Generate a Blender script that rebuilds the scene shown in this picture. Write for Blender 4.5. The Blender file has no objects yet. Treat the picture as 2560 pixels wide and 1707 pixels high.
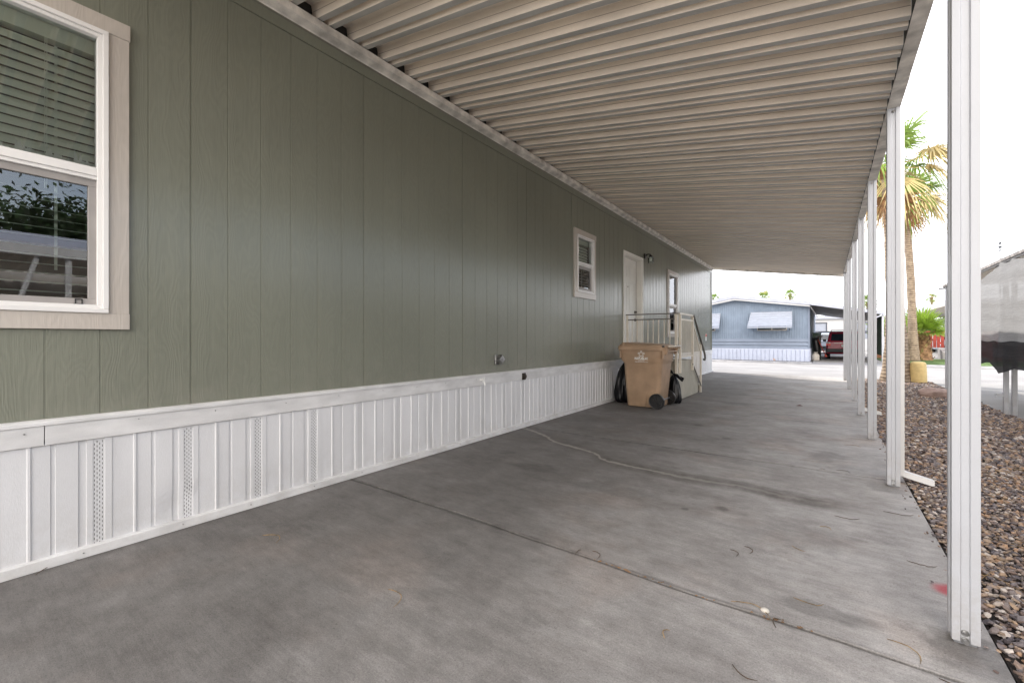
import bpy, bmesh, math, random
from math import radians, sin, cos, pi, sqrt, atan2
from mathutils import Vector, Matrix, noise
random.seed(7)
R = random.Random(11)
sc = bpy.context.scene
COL = sc.collection

# ------------------------------------------------------------------ helpers
class MB:
    def __init__(s):
        s.v = []; s.f = []; s.mi = []; s.m = 0
    def add(s, vs, fs):
        b = len(s.v); s.v += [tuple(p) for p in vs]
        for f in fs:
            s.f.append(tuple(i + b for i in f)); s.mi.append(s.m)
    def box(s, x0, x1, y0, y1, z0, z1):
        if x0 > x1: x0, x1 = x1, x0
        if y0 > y1: y0, y1 = y1, y0
        if z0 > z1: z0, z1 = z1, z0
        s.add([(x0,y0,z0),(x1,y0,z0),(x1,y1,z0),(x0,y1,z0),(x0,y0,z1),(x1,y0,z1),(x1,y1,z1),(x0,y1,z1)],
              [(0,3,2,1),(4,5,6,7),(0,1,5,4),(1,2,6,5),(2,3,7,6),(3,0,4,7)])
        return s
    def quad(s, a, b, c, d):
        s.add([a,b,c,d], [(0,1,2,3)]); return s
    def prism(s, pts, axis, a0, a1):
        """pts: 2D outline extruded along axis ('x','y','z') from a0 to a1"""
        n = len(pts)
        def P(p, a):
            if axis == 'x': return (a, p[0], p[1])
            if axis == 'y': return (p[0], a, p[1])
            return (p[0], p[1], a)
        vs = [P(p, a0) for p in pts] + [P(p, a1) for p in pts]
        fs = [(i, (i+1) % n, n + (i+1) % n, n + i) for i in range(n)]
        fs += [tuple(range(n-1, -1, -1)), tuple(range(n, 2*n))]
        s.add(vs, fs); return s
    def tube(s, pts, rad, n=8, cap=True):
        pts = [Vector(p) for p in pts]
        if not isinstance(rad, (list, tuple)): rad = [rad]*len(pts)
        rings = []
        prev = None
        for i, p in enumerate(pts):
            t = (pts[min(i+1, len(pts)-1)] - pts[max(i-1, 0)]).normalized()
            if prev is None:
                a = Vector((0,0,1)) if abs(t.z) < .9 else Vector((1,0,0))
                u = t.cross(a).normalized()
            else:
                u = (prev - t*prev.dot(t)).normalized()
            prev = u
            w = t.cross(u)
            rings.append([p + (u*cos(2*pi*k/n) + w*sin(2*pi*k/n))*rad[i] for k in range(n)])
        vs = [v for r in rings for v in r]
        fs = []
        for i in range(len(pts)-1):
            for k in range(n):
                fs.append((i*n+k, i*n+(k+1) % n, (i+1)*n+(k+1) % n, (i+1)*n+k))
        if cap:
            fs.append(tuple(range(n-1, -1, -1))); fs.append(tuple((len(pts)-1)*n + k for k in range(n)))
        s.add(vs, fs); return s
    def bar(s, a, b, w, d=None, up=(0,0,1)):
        """rectangular bar from a to b, w across, d along up"""
        d = d or w
        a = Vector(a); b = Vector(b); t = (b-a).normalized(); up = Vector(up)
        if abs(t.dot(up)) > .98: up = Vector((0,1,0))
        u = t.cross(up).normalized()*w/2; q = u.normalized().cross(t).normalized()*d/2
        vs = [a-u-q, a+u-q, a+u+q, a-u+q, b-u-q, b+u-q, b+u+q, b-u+q]
        s.add(vs, [(0,3,2,1),(4,5,6,7),(0,1,5,4),(1,2,6,5),(2,3,7,6),(3,0,4,7)]); return s
    def loft(s, rings, close=True, caps=True):
        n = len(rings[0]); vs = [p for r in rings for p in r]; fs = []
        for i in range(len(rings)-1):
            for k in range(n if close else n-1):
                fs.append((i*n+k, i*n+(k+1) % n, (i+1)*n+(k+1) % n, (i+1)*n+k))
        if caps:
            fs.append(tuple(range(n-1, -1, -1))); fs.append(tuple((len(rings)-1)*n+k for k in range(n)))
        s.add(vs, fs); return s
    def cyl(s, c, axis, r, h, n=24):
        c = Vector(c); ax = {'x':Vector((1,0,0)),'y':Vector((0,1,0)),'z':Vector((0,0,1))}[axis]
        return s.tube([c-ax*h/2, c+ax*h/2], r, n)
    def build(s, name, mats, parent=None, smooth=False, bevel=0, sub=0, origin=None, normals=True):
        me = bpy.data.meshes.new(name)
        if parent is not None:
            o0 = Vector(parent['_w'])
        else:
            o0 = Vector(origin) if origin is not None else Vector((0,0,0))
        vs = [(v[0]-o0.x, v[1]-o0.y, v[2]-o0.z) for v in s.v]
        me.from_pydata(vs, [], s.f)
        if not isinstance(mats, (list, tuple)): mats = [mats]
        for m in mats: me.materials.append(m)
        if len(mats) > 1: me.polygons.foreach_set('material_index', s.mi)
        if normals:
            bm = bmesh.new(); bm.from_mesh(me); bmesh.ops.recalc_face_normals(bm, faces=bm.faces); bm.to_mesh(me); bm.free()
        if smooth: me.polygons.foreach_set('use_smooth', [True]*len(me.polygons))
        me.update()
        o = bpy.data.objects.new(name, me); COL.objects.link(o)
        if parent is not None:
            o.parent = parent; o['_w'] = tuple(o0)
        else:
            o.location = o0; o['_w'] = tuple(o0)
        if bevel:
            b = o.modifiers.new('bevel', 'BEVEL'); b.width = bevel; b.segments = 2; b.limit_method = 'ANGLE'; b.angle_limit = radians(35)
        if sub:
            b = o.modifiers.new('sub', 'SUBSURF'); b.levels = sub; b.render_levels = sub
        return o

def tag(o, label=None, cat=None, group=None, kind=None):
    if label: o['label'] = label
    if cat: o['category'] = cat
    if group: o['group'] = group
    if kind: o['kind'] = kind
    return o
def thing(name, loc, label, cat, group=None):
    o = bpy.data.objects.new(name, None); COL.objects.link(o); o.location = loc; o.empty_display_size = .2
    o['_w'] = tuple(loc)
    return tag(o, label, cat, group)
def kids(o): return [c for c in bpy.data.objects if c.parent == o]

# ------------------------------------------------------------------ materials
def N(nt, t, **kw):
    n = nt.nodes.new(t)
    for k, v in kw.items():
        if k in n.inputs: n.inputs[k].default_value = v
        else: setattr(n, k, v)
    return n
def sval(col):  # sRGB 0-255 -> linear
    return tuple(((c/255)/12.92 if c/255 <= .04045 else ((c/255+.055)/1.055)**2.4) for c in col)
def mat(name, col, rough=.6, var=.12, vscale=6, bump=0, bscale=60, stretch=(1,1,1), metal=0, spec=.5, col2=None, detail=4, fine=0, finescale=200):
    m = bpy.data.materials.new(name); m.use_nodes = True; nt = m.node_tree; L = nt.links
    b = nt.nodes['Principled BSDF']; b.inputs['Roughness'].default_value = rough; b.inputs['Metallic'].default_value = metal
    b.inputs['Specular IOR Level'].default_value = spec
    tc = N(nt, 'ShaderNodeNewGeometry')
    mp = N(nt, 'ShaderNodeMapping'); mp.inputs['Scale'].default_value = stretch
    L.new(tc.outputs['Position'], mp.inputs['Vector'])
    no = N(nt, 'ShaderNodeTexNoise'); no.inputs['Scale'].default_value = vscale; no.inputs['Detail'].default_value = detail
    L.new(mp.outputs[0], no.inputs['Vector'])
    rp = N(nt, 'ShaderNodeValToRGB')
    c = Vector(col); c2 = Vector(col2) if col2 else c*(1-var*1.6)
    rp.color_ramp.elements[0].position = .3; rp.color_ramp.elements[0].color = (*c2, 1)
    rp.color_ramp.elements[1].position = .65; rp.color_ramp.elements[1].color = (*(c*(1+var*.3)), 1)
    L.new(no.outputs['Fac'], rp.inputs['Fac'])
    out = rp.outputs['Color']
    if fine:
        n3 = N(nt, 'ShaderNodeTexNoise'); n3.inputs['Scale'].default_value = finescale; n3.inputs['Detail'].default_value = 3
        L.new(mp.outputs[0], n3.inputs['Vector'])
        mr = N(nt, 'ShaderNodeMapRange'); mr.inputs['From Min'].default_value = .3; mr.inputs['From Max'].default_value = .7
        mr.inputs['To Min'].default_value = 1-fine; mr.inputs['To Max'].default_value = 1+fine
        L.new(n3.outputs['Fac'], mr.inputs['Value'])
        mx = N(nt, 'ShaderNodeVectorMath', operation='SCALE'); L.new(out, mx.inputs[0]); L.new(mr.outputs[0], mx.inputs['Scale'])
        out = mx.outputs[0]
    L.new(out, b.inputs['Base Color'])
    if bump:
        n2 = N(nt, 'ShaderNodeTexNoise'); n2.inputs['Scale'].default_value = bscale; n2.inputs['Detail'].default_value = 5
        L.new(mp.outputs[0], n2.inputs['Vector'])
        bp = N(nt, 'ShaderNodeBump'); bp.inputs['Strength'].default_value = bump; bp.inputs['Distance'].default_value = .01
        L.new(n2.outputs['Fac'], bp.inputs['Height']); L.new(bp.outputs[0], b.inputs['Normal'])
    return m

M = {}
M['white_metal'] = mat('white_metal', (.77,.765,.755), .42, .06, 2, .03, 40)
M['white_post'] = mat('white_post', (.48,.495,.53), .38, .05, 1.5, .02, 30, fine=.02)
M['white_skirt'] = mat('white_skirt', (.72,.725,.745), .45, .06, 3, .12, 260, (1,1,.25), fine=.02)
M['white_skirt_trim'] = mat('white_skirt_trim', (.71,.71,.715), .5, .12, 5, .1, 90, (1,1,3), fine=.04)
def add_dirt(m, z0, z1, colr, amt, zs=1):
    nt = m.node_tree; L = nt.links; b = nt.nodes['Principled BSDF']; src = b.inputs['Base Color'].links[0].from_socket
    g = N(nt, 'ShaderNodeNewGeometry'); sp = N(nt, 'ShaderNodeSeparateXYZ'); L.new(g.outputs['Position'], sp.inputs[0])
    r = N(nt, 'ShaderNodeMapRange'); r.inputs['From Min'].default_value = z0; r.inputs['From Max'].default_value = z1; r.inputs['To Min'].default_value = 1; r.inputs['To Max'].default_value = 0; L.new(sp.outputs['Z'], r.inputs['Value'])
    n = N(nt, 'ShaderNodeTexNoise'); n.inputs['Scale'].default_value = 7; n.inputs['Detail'].default_value = 8; n.inputs['Roughness'].default_value = .75; L.new(g.outputs['Position'], n.inputs['Vector'])
    r2 = N(nt, 'ShaderNodeMapRange'); r2.inputs['From Min'].default_value = .42; r2.inputs['From Max'].default_value = .68; L.new(n.outputs['Fac'], r2.inputs['Value'])
    a = N(nt, 'ShaderNodeMath', operation='POWER'); a.inputs[1].default_value = 1.6; L.new(r.outputs[0], a.inputs[0])
    k = N(nt, 'ShaderNodeMath', operation='MULTIPLY_ADD'); L.new(r2.outputs[0], k.inputs[0]); L.new(a.outputs[0], k.inputs[1]); k.inputs[2].default_value = 0
    k2 = N(nt, 'ShaderNodeMath', operation='MULTIPLY'); k2.inputs[1].default_value = amt; L.new(k.outputs[0], k2.inputs[0])
    x = N(nt, 'ShaderNodeMix', data_type='RGBA'); L.new(k2.outputs[0], x.inputs['Factor']); L.new(src, x.inputs['A']); x.inputs['B'].default_value = (*colr, 1); L.new(x.outputs['Result'], b.inputs['Base Color'])
add_dirt(M['white_skirt'], .0, .45, (.40,.37,.33), .40)
add_dirt(M['white_skirt_trim'], .0, .75, (.42,.40,.37), .35)
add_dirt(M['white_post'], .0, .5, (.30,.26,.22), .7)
M['vinyl'] = mat('vinyl', (.8,.79,.78), .35, .03, 3)
M['beam'] = mat('beam', (.80,.765,.71), .5, .3, 7, .05, 50, fine=.06)
M['screen_frame'] = mat('screen_frame', (.34,.32,.31), .5, .1, 6)
M['dark'] = mat('dark', (.012,.012,.012), .6, .2, 6)
M['blackplastic'] = mat('black_plastic', (.012,.012,.013), .35, .2, 20, .1, 90)
M['bag'] = mat('bag_film', (.005,.005,.007), .30, .2, 20, .6, 22, spec=.3)
M['dark_gap'] = mat('dark_gap', (.03,.03,.03), .8, .2, 6)
M['bronze'] = mat('bronze', (.045,.035,.028), .35, .2, 20, metal=.6)
M['chrome'] = mat('zinc', (.42,.42,.42), .35, .3, 40, metal=.9)
M['tan_rail'] = mat('tan_rail', (.70,.64,.55), .45, .08, 6)
M['rail_cap'] = mat('rail_cap', (.13,.12,.105), .4, .1, 8)
M['steps_panel'] = mat('steps_panel', (.40,.375,.31), .7, .12, 4, .1, 80)
M['door'] = mat('door_paint', (.80,.785,.74), .45, .05, 3)
M['bin'] = mat('bin_plastic', (.385,.262,.170), .42, .14, 5, .06, 120, fine=.04)
M['print'] = mat('print_white', (.74,.74,.72), .6, .05, 60)
M['blind'] = mat('blind_slat', (.74,.76,.68), .5, .05, 4)
M['room'] = mat('room', (.10,.085,.07), .9, .1, 2)
M['bluewall'] = mat('blue_siding', (.215,.27,.35), .6, .08, 3, .03, 60, fine=.03)
M['bluelap'] = mat('blue_lap', (.20,.24,.315), .6, .08, 3)
M['blueskirt'] = mat('blue_home_skirt', (.50,.54,.66), .5, .06, 4)
M['white_roof'] = mat('white_roof_metal', (.42,.44,.52), .4, .08, 3)
M['awning'] = mat('awning_metal', (.36,.39,.46), .35, .06, 6)
M['soffit'] = mat('soffit_metal', (.34,.31,.29), .5, .7, 3, stretch=(.3,3,1), col2=(.07,.06,.055))
M['bollard'] = mat('bollard_yellow', (.80,.60,.27), .75, .12, 9, .25, 60)
M['rock'] = mat('boulder_stone', (.46,.34,.30), .9, .25, 7, .8, 18)
M['red_wood'] = mat('red_wood', (.40,.055,.035), .6, .25, 6, .1, 50)
M['brown_wood'] = mat('brown_wood', (.09,.035,.03), .6, .25, 6)
M['fiber'] = mat('palm_fiber', (.34,.23,.11), .8, .5, 40)
M['fiber_dark'] = mat('palm_fiber_dark', (.10,.065,.04), .8, .3, 40)
M['steel'] = mat('steel', (.3,.31,.33), .4, .1, 10, metal=.5)
M['car_red'] = mat('car_red_paint', (.42,.035,.07), .22, .06, 2, spec=.7)
M['car_white'] = mat('car_white_paint', (.55,.62,.72), .25, .05, 2, spec=.7)
M['car_blue'] = mat('car_blue_paint', (.08,.18,.42), .25, .05, 2)
M['tyre'] = mat('tyre_rubber', (.012,.012,.012), .8, .2, 40)
M['carglass'] = mat('car_glass', (.02,.03,.045), .06, .1, 3, spec=.9)
M['tail_red'] = mat('tail_red', (.85,.03,.01), .2, .1, 10)
M['bumper'] = mat('bumper', (.03,.035,.04), .5, .1, 10)
M['cream'] = mat('cream_wall', (.62,.58,.52), .7, .08, 2, .05, 60)
M['palewall'] = mat('pale_wall', (.72,.72,.72), .7, .05, 2)
M['greyframe'] = mat('grey_window_frame', (.10,.11,.14), .5, .1, 5)
M['terracotta'] = mat('terracotta', (.42,.20,.11), .8, .15, 6)
M['green_box'] = mat('green_plastic', (.13,.20,.15), .5, .15, 10)
M['grass'] = mat('grass', (.09,.16,.03), .9, .5, 14, .6, 120)
M['leaf_green'] = mat('palm_leaf_green', (.24,.36,.07), .5, .3, 3)
M['leaf_dark'] = mat('leaf_dark', (.05,.10,.025), .6, .4, 4)
M['leaf_shade'] = mat('leaf_shade', (.035,.05,.02), .8, .4, 4)
M['leaf_yellow'] = mat('palm_leaf_yellow', (.62,.50,.24), .6, .3, 3)
M['leaf_brown'] = mat('palm_leaf_brown', (.30,.16,.07), .8, .4, 4)
M['leaf_bright'] = mat('leaf_bright', (.28,.42,.05), .5, .3, 4)
for k in ('leaf_green','leaf_yellow','leaf_bright','leaf_dark'):
    nt = M[k].node_tree; b = nt.nodes['Principled BSDF']
    tr = N(nt, 'ShaderNodeBsdfTranslucent'); mx = N(nt, 'ShaderNodeMixShader'); mx.inputs[0].default_value = .35
    src = b.inputs['Base Color'].links[0].from_socket
    nt.links.new(src, tr.inputs['Color'])
    nt.links.new(b.outputs[0], mx.inputs[1]); nt.links.new(tr.outputs[0], mx.inputs[2])
    nt.links.new(mx.outputs[0], nt.nodes['Material Output'].inputs['Surface'])

def glass_mat():
    m = bpy.data.materials.new('window_glass'); m.use_nodes = True; nt = m.node_tree
    nt.nodes.remove(nt.nodes['Principled BSDF'])
    tr = N(nt, 'ShaderNodeBsdfTransparent'); tr.inputs['Color'].default_value = (.86,.92,.88,1)
    gl = N(nt, 'ShaderNodeBsdfGlossy'); gl.inputs['Roughness'].default_value = 0.0; gl.inputs['Color'].default_value = (.95,.97,1,1)
    fr = N(nt, 'ShaderNodeFresnel'); fr.inputs['IOR'].default_value = 2.0
    mx = N(nt, 'ShaderNodeMixShader')
    nt.links.new(fr.outputs[0], mx.inputs[0]); nt.links.new(tr.outputs[0], mx.inputs[1]); nt.links.new(gl.outputs[0], mx.inputs[2])
    nt.links.new(mx.outputs[0], nt.nodes['Material Output'].inputs['Surface'])
    return m
M['glass'] = glass_mat()
def clear_glass():
    m = M['glass'].copy(); m.name = 'lamp_glass'
    for n in m.node_tree.nodes:
        if n.type == 'FRESNEL': n.inputs['IOR'].default_value = 1.6
    return m
M['lampglass'] = clear_glass()

def siding_mat(name, colr, dirt=True):
    """painted wood-grain panel siding: vertical grain relief, faint dirt"""
    m = bpy.data.materials.new(name); m.use_nodes = True; nt = m.node_tree; L = nt.links
    b = nt.nodes['Principled BSDF']; b.inputs['Roughness'].default_value = .24; b.inputs['Specular IOR Level'].default_value = .5
    g = N(nt, 'ShaderNodeNewGeometry')
    # grain: stretched noise driving wavy vertical lines
    sep = N(nt, 'ShaderNodeSeparateXYZ'); L.new(g.outputs['Position'], sep.inputs[0])
    mp = N(nt, 'ShaderNodeMapping'); mp.inputs['Scale'].default_value = (1, 3.2, .8); L.new(g.outputs['Position'], mp.inputs['Vector'])
    n1 = N(nt, 'ShaderNodeTexNoise'); n1.inputs['Scale'].default_value = 2.2; n1.inputs['Detail'].default_value = 2; L.new(mp.outputs[0], n1.inputs['Vector'])
    mul = N(nt, 'ShaderNodeMath', operation='MULTIPLY'); mul.inputs[1].default_value = 95; L.new(n1.outputs['Fac'], mul.inputs[0])
    y = N(nt, 'ShaderNodeMath', operation='MULTIPLY'); y.inputs[1].default_value = 160; L.new(sep.outputs['Y'], y.inputs[0])
    ad = N(nt, 'ShaderNodeMath', operation='ADD'); L.new(mul.outputs[0], ad.inputs[0]); L.new(y.outputs[0], ad.inputs[1])
    sn = N(nt, 'ShaderNodeMath', operation='SINE'); L.new(ad.outputs[0], sn.inputs[0])
    mp2 = N(nt, 'ShaderNodeMapping'); mp2.inputs['Scale'].default_value = (1, 220, 9); L.new(g.outputs['Position'], mp2.inputs['Vector'])
    n2 = N(nt, 'ShaderNodeTexNoise'); n2.inputs['Scale'].default_value = 1; n2.inputs['Detail'].default_value = 4; L.new(mp2.outputs[0], n2.inputs['Vector'])
    h = N(nt, 'ShaderNodeMath', operation='MULTIPLY_ADD'); L.new(sn.outputs[0], h.inputs[0]); h.inputs[1].default_value = .22; L.new(n2.outputs['Fac'], h.inputs[2])
    bp = N(nt, 'ShaderNodeBump'); bp.inputs['Strength'].default_value = .22; bp.inputs['Distance'].default_value = .004
    L.new(h.outputs[0], bp.inputs['Height'])
    mp4 = N(nt, 'ShaderNodeMapping'); mp4.inputs['Scale'].default_value = (1, 7, .35); L.new(g.outputs['Position'], mp4.inputs['Vector'])
    n4 = N(nt, 'ShaderNodeTexNoise'); n4.inputs['Scale'].default_value = 1; n4.inputs['Detail'].default_value = 3; L.new(mp4.outputs[0], n4.inputs['Vector'])
    bp4 = N(nt, 'ShaderNodeBump'); bp4.inputs['Strength'].default_value = .6; bp4.inputs['Distance'].default_value = .012
    L.new(n4.outputs['Fac'], bp4.inputs['Height']); L.new(bp4.outputs[0], bp.inputs['Normal']); L.new(bp.outputs[0], b.inputs['Normal'])
    n3 = N(nt, 'ShaderNodeTexNoise'); n3.inputs['Scale'].default_value = .9; n3.inputs['Detail'].default_value = 5; L.new(g.outputs['Position'], n3.inputs['Vector'])
    rp = N(nt, 'ShaderNodeValToRGB'); c = Vector(colr)
    rp.color_ramp.elements[0].position = .3; rp.color_ramp.elements[0].color = (*(c*.90), 1)
    rp.color_ramp.elements[1].position = .7; rp.color_ramp.elements[1].color = (*(c*1.06), 1)
    L.new(n3.outputs['Fac'], rp.inputs['Fac'])
    mr = N(nt, 'ShaderNodeMapRange'); mr.inputs['From Min'].default_value = -.1; mr.inputs['From Max'].default_value = 1.1
    mr.inputs['To Min'].default_value = .93; mr.inputs['To Max'].default_value = 1.06; L.new(h.outputs[0], mr.inputs['Value'])
    sc_ = N(nt, 'ShaderNodeVectorMath', operation='SCALE'); L.new(rp.outputs[0], sc_.inputs[0]); L.new(mr.outputs[0], sc_.inputs['Scale'])
    L.new(sc_.outputs[0], b.inputs['Base Color'])
    return m
M['siding'] = siding_mat('green_siding', (.204,.213,.172))
M['casing'] = siding_mat('casing_paint', (.52,.475,.43))

def pan_mat():
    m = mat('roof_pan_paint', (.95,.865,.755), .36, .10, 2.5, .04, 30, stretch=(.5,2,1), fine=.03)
    return m
M['pan'] = pan_mat()

def slab_mat():
    m = bpy.data.materials.new('driveway_concrete'); m.use_nodes = True; nt = m.node_tree; L = nt.links
    b = nt.nodes['Principled BSDF']; b.inputs['Roughness'].default_value = .75
    g = N(nt, 'ShaderNodeNewGeometry'); sep = N(nt, 'ShaderNodeSeparateXYZ'); L.new(g.outputs['Position'], sep.inputs[0])
    def noise(scale, detail=5, st=(1,1,1), rough=.55):
        mp = N(nt, 'ShaderNodeMapping'); mp.inputs['Scale'].default_value = st; L.new(g.outputs['Position'], mp.inputs['Vector'])
        n = N(nt, 'ShaderNodeTexNoise'); n.inputs['Scale'].default_value = scale; n.inputs['Detail'].default_value = detail; n.inputs['Roughness'].default_value = rough
        L.new(mp.outputs[0], n.inputs['Vector']); return n.outputs['Fac']
    def mr(src, a, b_, c, d, smooth=False):
        r = N(nt, 'ShaderNodeMapRange'); r.clamp = True
        if smooth: r.interpolation_type = 'SMOOTHSTEP'
        for k, v in zip(('From Min','From Max','To Min','To Max'), (a,b_,c,d)): r.inputs[k].default_value = v
        L.new(src, r.inputs['Value']); return r.outputs[0]
    def math_(op, a, b_=None, c=None):
        n = N(nt, 'ShaderNodeMath', operation=op)
        for i, q in enumerate((a, b_, c)):
            if q is None: continue
            if isinstance(q, (int, float)): n.inputs[i].default_value = q
            else: L.new(q, n.inputs[i])
        return n.outputs[0]
    # base colour from large patches; paler tone plus painted light toward open (right) side
    rp = N(nt, 'ShaderNodeValToRGB'); els = rp.color_ramp.elements
    els[0].position = .28; els[0].color = (.122,.112,.106,1); els[1].position = .72; els[1].color = (.265,.255,.248,1)
    e = els.new(.5); e.color = (.190,.180,.172,1)
    L.new(noise(1.4, 11, (1,1,1), .74), rp.inputs['Fac'])
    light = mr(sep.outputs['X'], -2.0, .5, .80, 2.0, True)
    big = mr(noise(.6, 8, (1,1,1), .7), .35, .65, .92, 1.09)
    mid = math_('MULTIPLY', mr(noise(9, 12, (.6,1.5,1), .82), .32, .68, .74, 1.22), mr(noise(2.2, 9, (.5,1.6,1), .75), .3, .7, .90, 1.10))
    mid = math_('MULTIPLY', mid, mr(noise(1, 5, (1.2,30,1), .7), .35, .65, .97, 1.03))
    edge = mr(math_('ADD', sep.outputs['X'], math_('MULTIPLY', noise(8, 6), .12)), -3.06, -2.92, .55, 1, True); mid = math_('MULTIPLY', mid, edge)  # painted contact shade and dirt along the skirting
    broom = mr(noise(1, 4, (3,110,1)), .3, .7, .95, 1.05)
    spk = math_('MULTIPLY', mr(noise(150, 4, (1,1,1), .85), .30, .70, .70, 1.3), mr(noise(420, 2, (1,1,1), .9), .35, .65, .88, 1.12))
    pit = math_('MULTIPLY', mr(noise(75, 3, (1,1.3,1), .8), .60, .66, 1, .66), mr(noise(33, 4, (1,1.6,1), .85), .66, .70, 1, .72)); spk = math_('MULTIPLY', spk, pit)
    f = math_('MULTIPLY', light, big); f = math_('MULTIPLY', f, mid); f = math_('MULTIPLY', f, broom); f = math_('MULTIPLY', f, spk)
    # dark blotchy stains
    st = mr(noise(1.7, 7, (1,1.5,1), .7), .58, .72, 1, .74, True); f = math_('MULTIPLY', f, st)
    def spot(cx, cy, rx, ry, depth, nz=.6):
        dx = math_('MULTIPLY', math_('SUBTRACT', sep.outputs['X'], cx), 1/rx); dy = math_('MULTIPLY', math_('SUBTRACT', sep.outputs['Y'], cy), 1/ry)
        r2 = math_('ADD', math_('MULTIPLY', dx, dx), math_('MULTIPLY', dy, dy))
        r = math_('ADD', math_('SQRT', r2), math_('MULTIPLY', math_('SUBTRACT', noise(9, 5), .5), nz*3))
        return mr(r, .5, 1.15, depth, 1, True)
    jd = None
    for jy in (2.0,4.49,6.98,9.5,12.0):
        e_ = math_('ABSOLUTE', math_('SUBTRACT', sep.outputs['Y'], jy)); jd = e_ if jd is None else math_('MINIMUM', jd, e_)
    jd = math_('ADD', jd, math_('MULTIPLY', math_('SUBTRACT', noise(11, 4), .5), .05))
    f = math_('MULTIPLY', f, mr(jd, .006, .028, .62, 1, True))
    for a in ((.40,2.2,.17,.14,.55),(.36,4.25,.16,.14,.7),(-2.05,3.12,.25,.12,.78),(-1.3,3.0,.35,.14,.84),(0.0,2.18,.22,.07,.66),(0,5.05,.15,.25,.75),(-.2,2.9,.35,.25,.85),(-1.0,4.4,1.8,.12,.86),(-1.6,1.55,.16,.07,.84),(-.55,3.1,.05,.04,.6),(-.75,2.95,.03,.025,.6),(-1.35,5.9,.10,.08,.62),(-1.2,8.2,.35,.2,.75),(-.9,5.3,.06,.05,.65),(-2.3,6.6,.8,.3,.8)):
        f = math_('MULTIPLY', f, spot(*a))
    pk = N(nt, 'ShaderNodeMix', data_type='RGBA', blend_type='MULTIPLY'); L.new(mr(noise(1.3, 4), .5, .68, 0, .5, True), pk.inputs['Factor']); L.new(rp.outputs[0], pk.inputs['A']); pk.inputs['B'].default_value = (1.10,.98,.91,1)
    base = N(nt, 'ShaderNodeVectorMath', operation='SCALE'); L.new(pk.outputs['Result'], base.inputs[0]); L.new(f, base.inputs['Scale'])
    # water trail: curve y = f(x)
    trail = [(-3.15,4.44),(-2.664,4.235),(-2.31,3.993),(-2.126,3.947),(-1.807,3.84),(-1.667,3.70),(-1.436,3.648),(-1.197,3.635),(-.932,3.613),(-.697,3.627),(-.5,3.65),(-.239,3.60),(.225,3.607),(.6,3.6)]
    fc = N(nt, 'ShaderNodeFloatCurve'); cv = fc.mapping.curves[0]
    pts = [((x+3.2)/4, (y-3)/2) for x, y in trail]
    cv.points[0].location = pts[0]; cv.points[1].location = pts[-1]
    for p in pts[1:-1]: cv.points.new(*p)
    fc.mapping.update()
    xn = mr(sep.outputs['X'], -3.2, .8, 0, 1); L.new(xn, fc.inputs['Value'])
    yc = math_('MULTIPLY_ADD', fc.outputs[0], 2, 3)
    wob = math_('MULTIPLY', math_('SUBTRACT', noise(14, 4), .5), .09)
    d = math_('ABSOLUTE', math_('ADD', math_('SUBTRACT', sep.outputs['Y'], yc), wob))
    endfade = mr(sep.outputs['X'], -.1, .3, 1, 0, True)
    line = math_('MULTIPLY', mr(d, .008, .035, 1, 0, True), mr(sep.outputs['X'], -1.3, .1, 1, .12))
    d_b = math_('ABSOLUTE', math_('SUBTRACT', math_('ADD', math_('SUBTRACT', sep.outputs['Y'], yc), wob), .10))
    second = math_('MULTIPLY', math_('MULTIPLY', mr(d_b, .006, .035, 1, 0, True), mr(sep.outputs['X'], -1.9, -1.0, 0, 1)), math_('MULTIPLY', endfade, .55))
    halo = math_('MULTIPLY', mr(d, .035, .17, 1, 0, True), math_('MULTIPLY', endfade, mr(sep.outputs['X'], -2.9, -1.4, .1, 1)))
    halo = math_('MULTIPLY', halo, mr(noise(6, 8, (1,1,1), .75), .35, .6, .35, 1.0))
    halo = math_('MAXIMUM', halo, second)
    dark = N(nt, 'ShaderNodeMix', data_type='RGBA'); L.new(math_('MULTIPLY', halo, .82), dark.inputs['Factor']); L.new(base.outputs[0], dark.inputs['A']); dark.inputs['B'].default_value = (.075,.065,.055,1)
    lm = N(nt, 'ShaderNodeMix', data_type='RGBA'); L.new(math_('MULTIPLY', line, .75), lm.inputs['Factor']); L.new(dark.outputs['Result'], lm.inputs['A']); lm.inputs['B'].default_value = (.33,.31,.28,1)
    # pale scuffs / chalky dust further up the drive
    sc1 = math_('MULTIPLY', mr(noise(7, 7, (1,2.2,1), .75), .62, .72, 0, 1), mr(noise(.8, 2), .45, .6, 0, .6))
    yy = mr(sep.outputs['Y'], 4.8, 5.8, 0, 1, True)
    sm = N(nt, 'ShaderNodeMix', data_type='RGBA'); L.new(math_('MULTIPLY', sc1, yy), sm.inputs['Factor']); L.new(lm.outputs['Result'], sm.inputs['A']); sm.inputs['B'].default_value = (.42,.42,.43,1)
    # red spray-paint spot
    rs = spot(.47, 2.69, .10, .075, 0, .25)
    rm = N(nt, 'ShaderNodeMix', data_type='RGBA'); L.new(math_('MULTIPLY', math_('SUBTRACT', 1, rs), .8), rm.inputs['Factor']); L.new(sm.outputs['Result'], rm.inputs['A']); rm.inputs['B'].default_value = (.42,.03,.05,1)
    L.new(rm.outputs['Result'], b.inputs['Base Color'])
    h = math_('ADD', math_('MULTIPLY', noise(1, 3, (4,160,1)), .5), noise(220, 3))
    bp = N(nt, 'ShaderNodeBump'); bp.inputs['Strength'].default_value = .35; bp.inputs['Distance'].default_value = .003
    L.new(h, bp.inputs['Height']); L.new(bp.outputs[0], b.inputs['Normal'])
    return m
M['slab'] = slab_mat()
M['conc2'] = mat('pale_concrete', (.30,.29,.28), .8, .12, 1.5, .2, 150, fine=.08, finescale=120)
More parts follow.
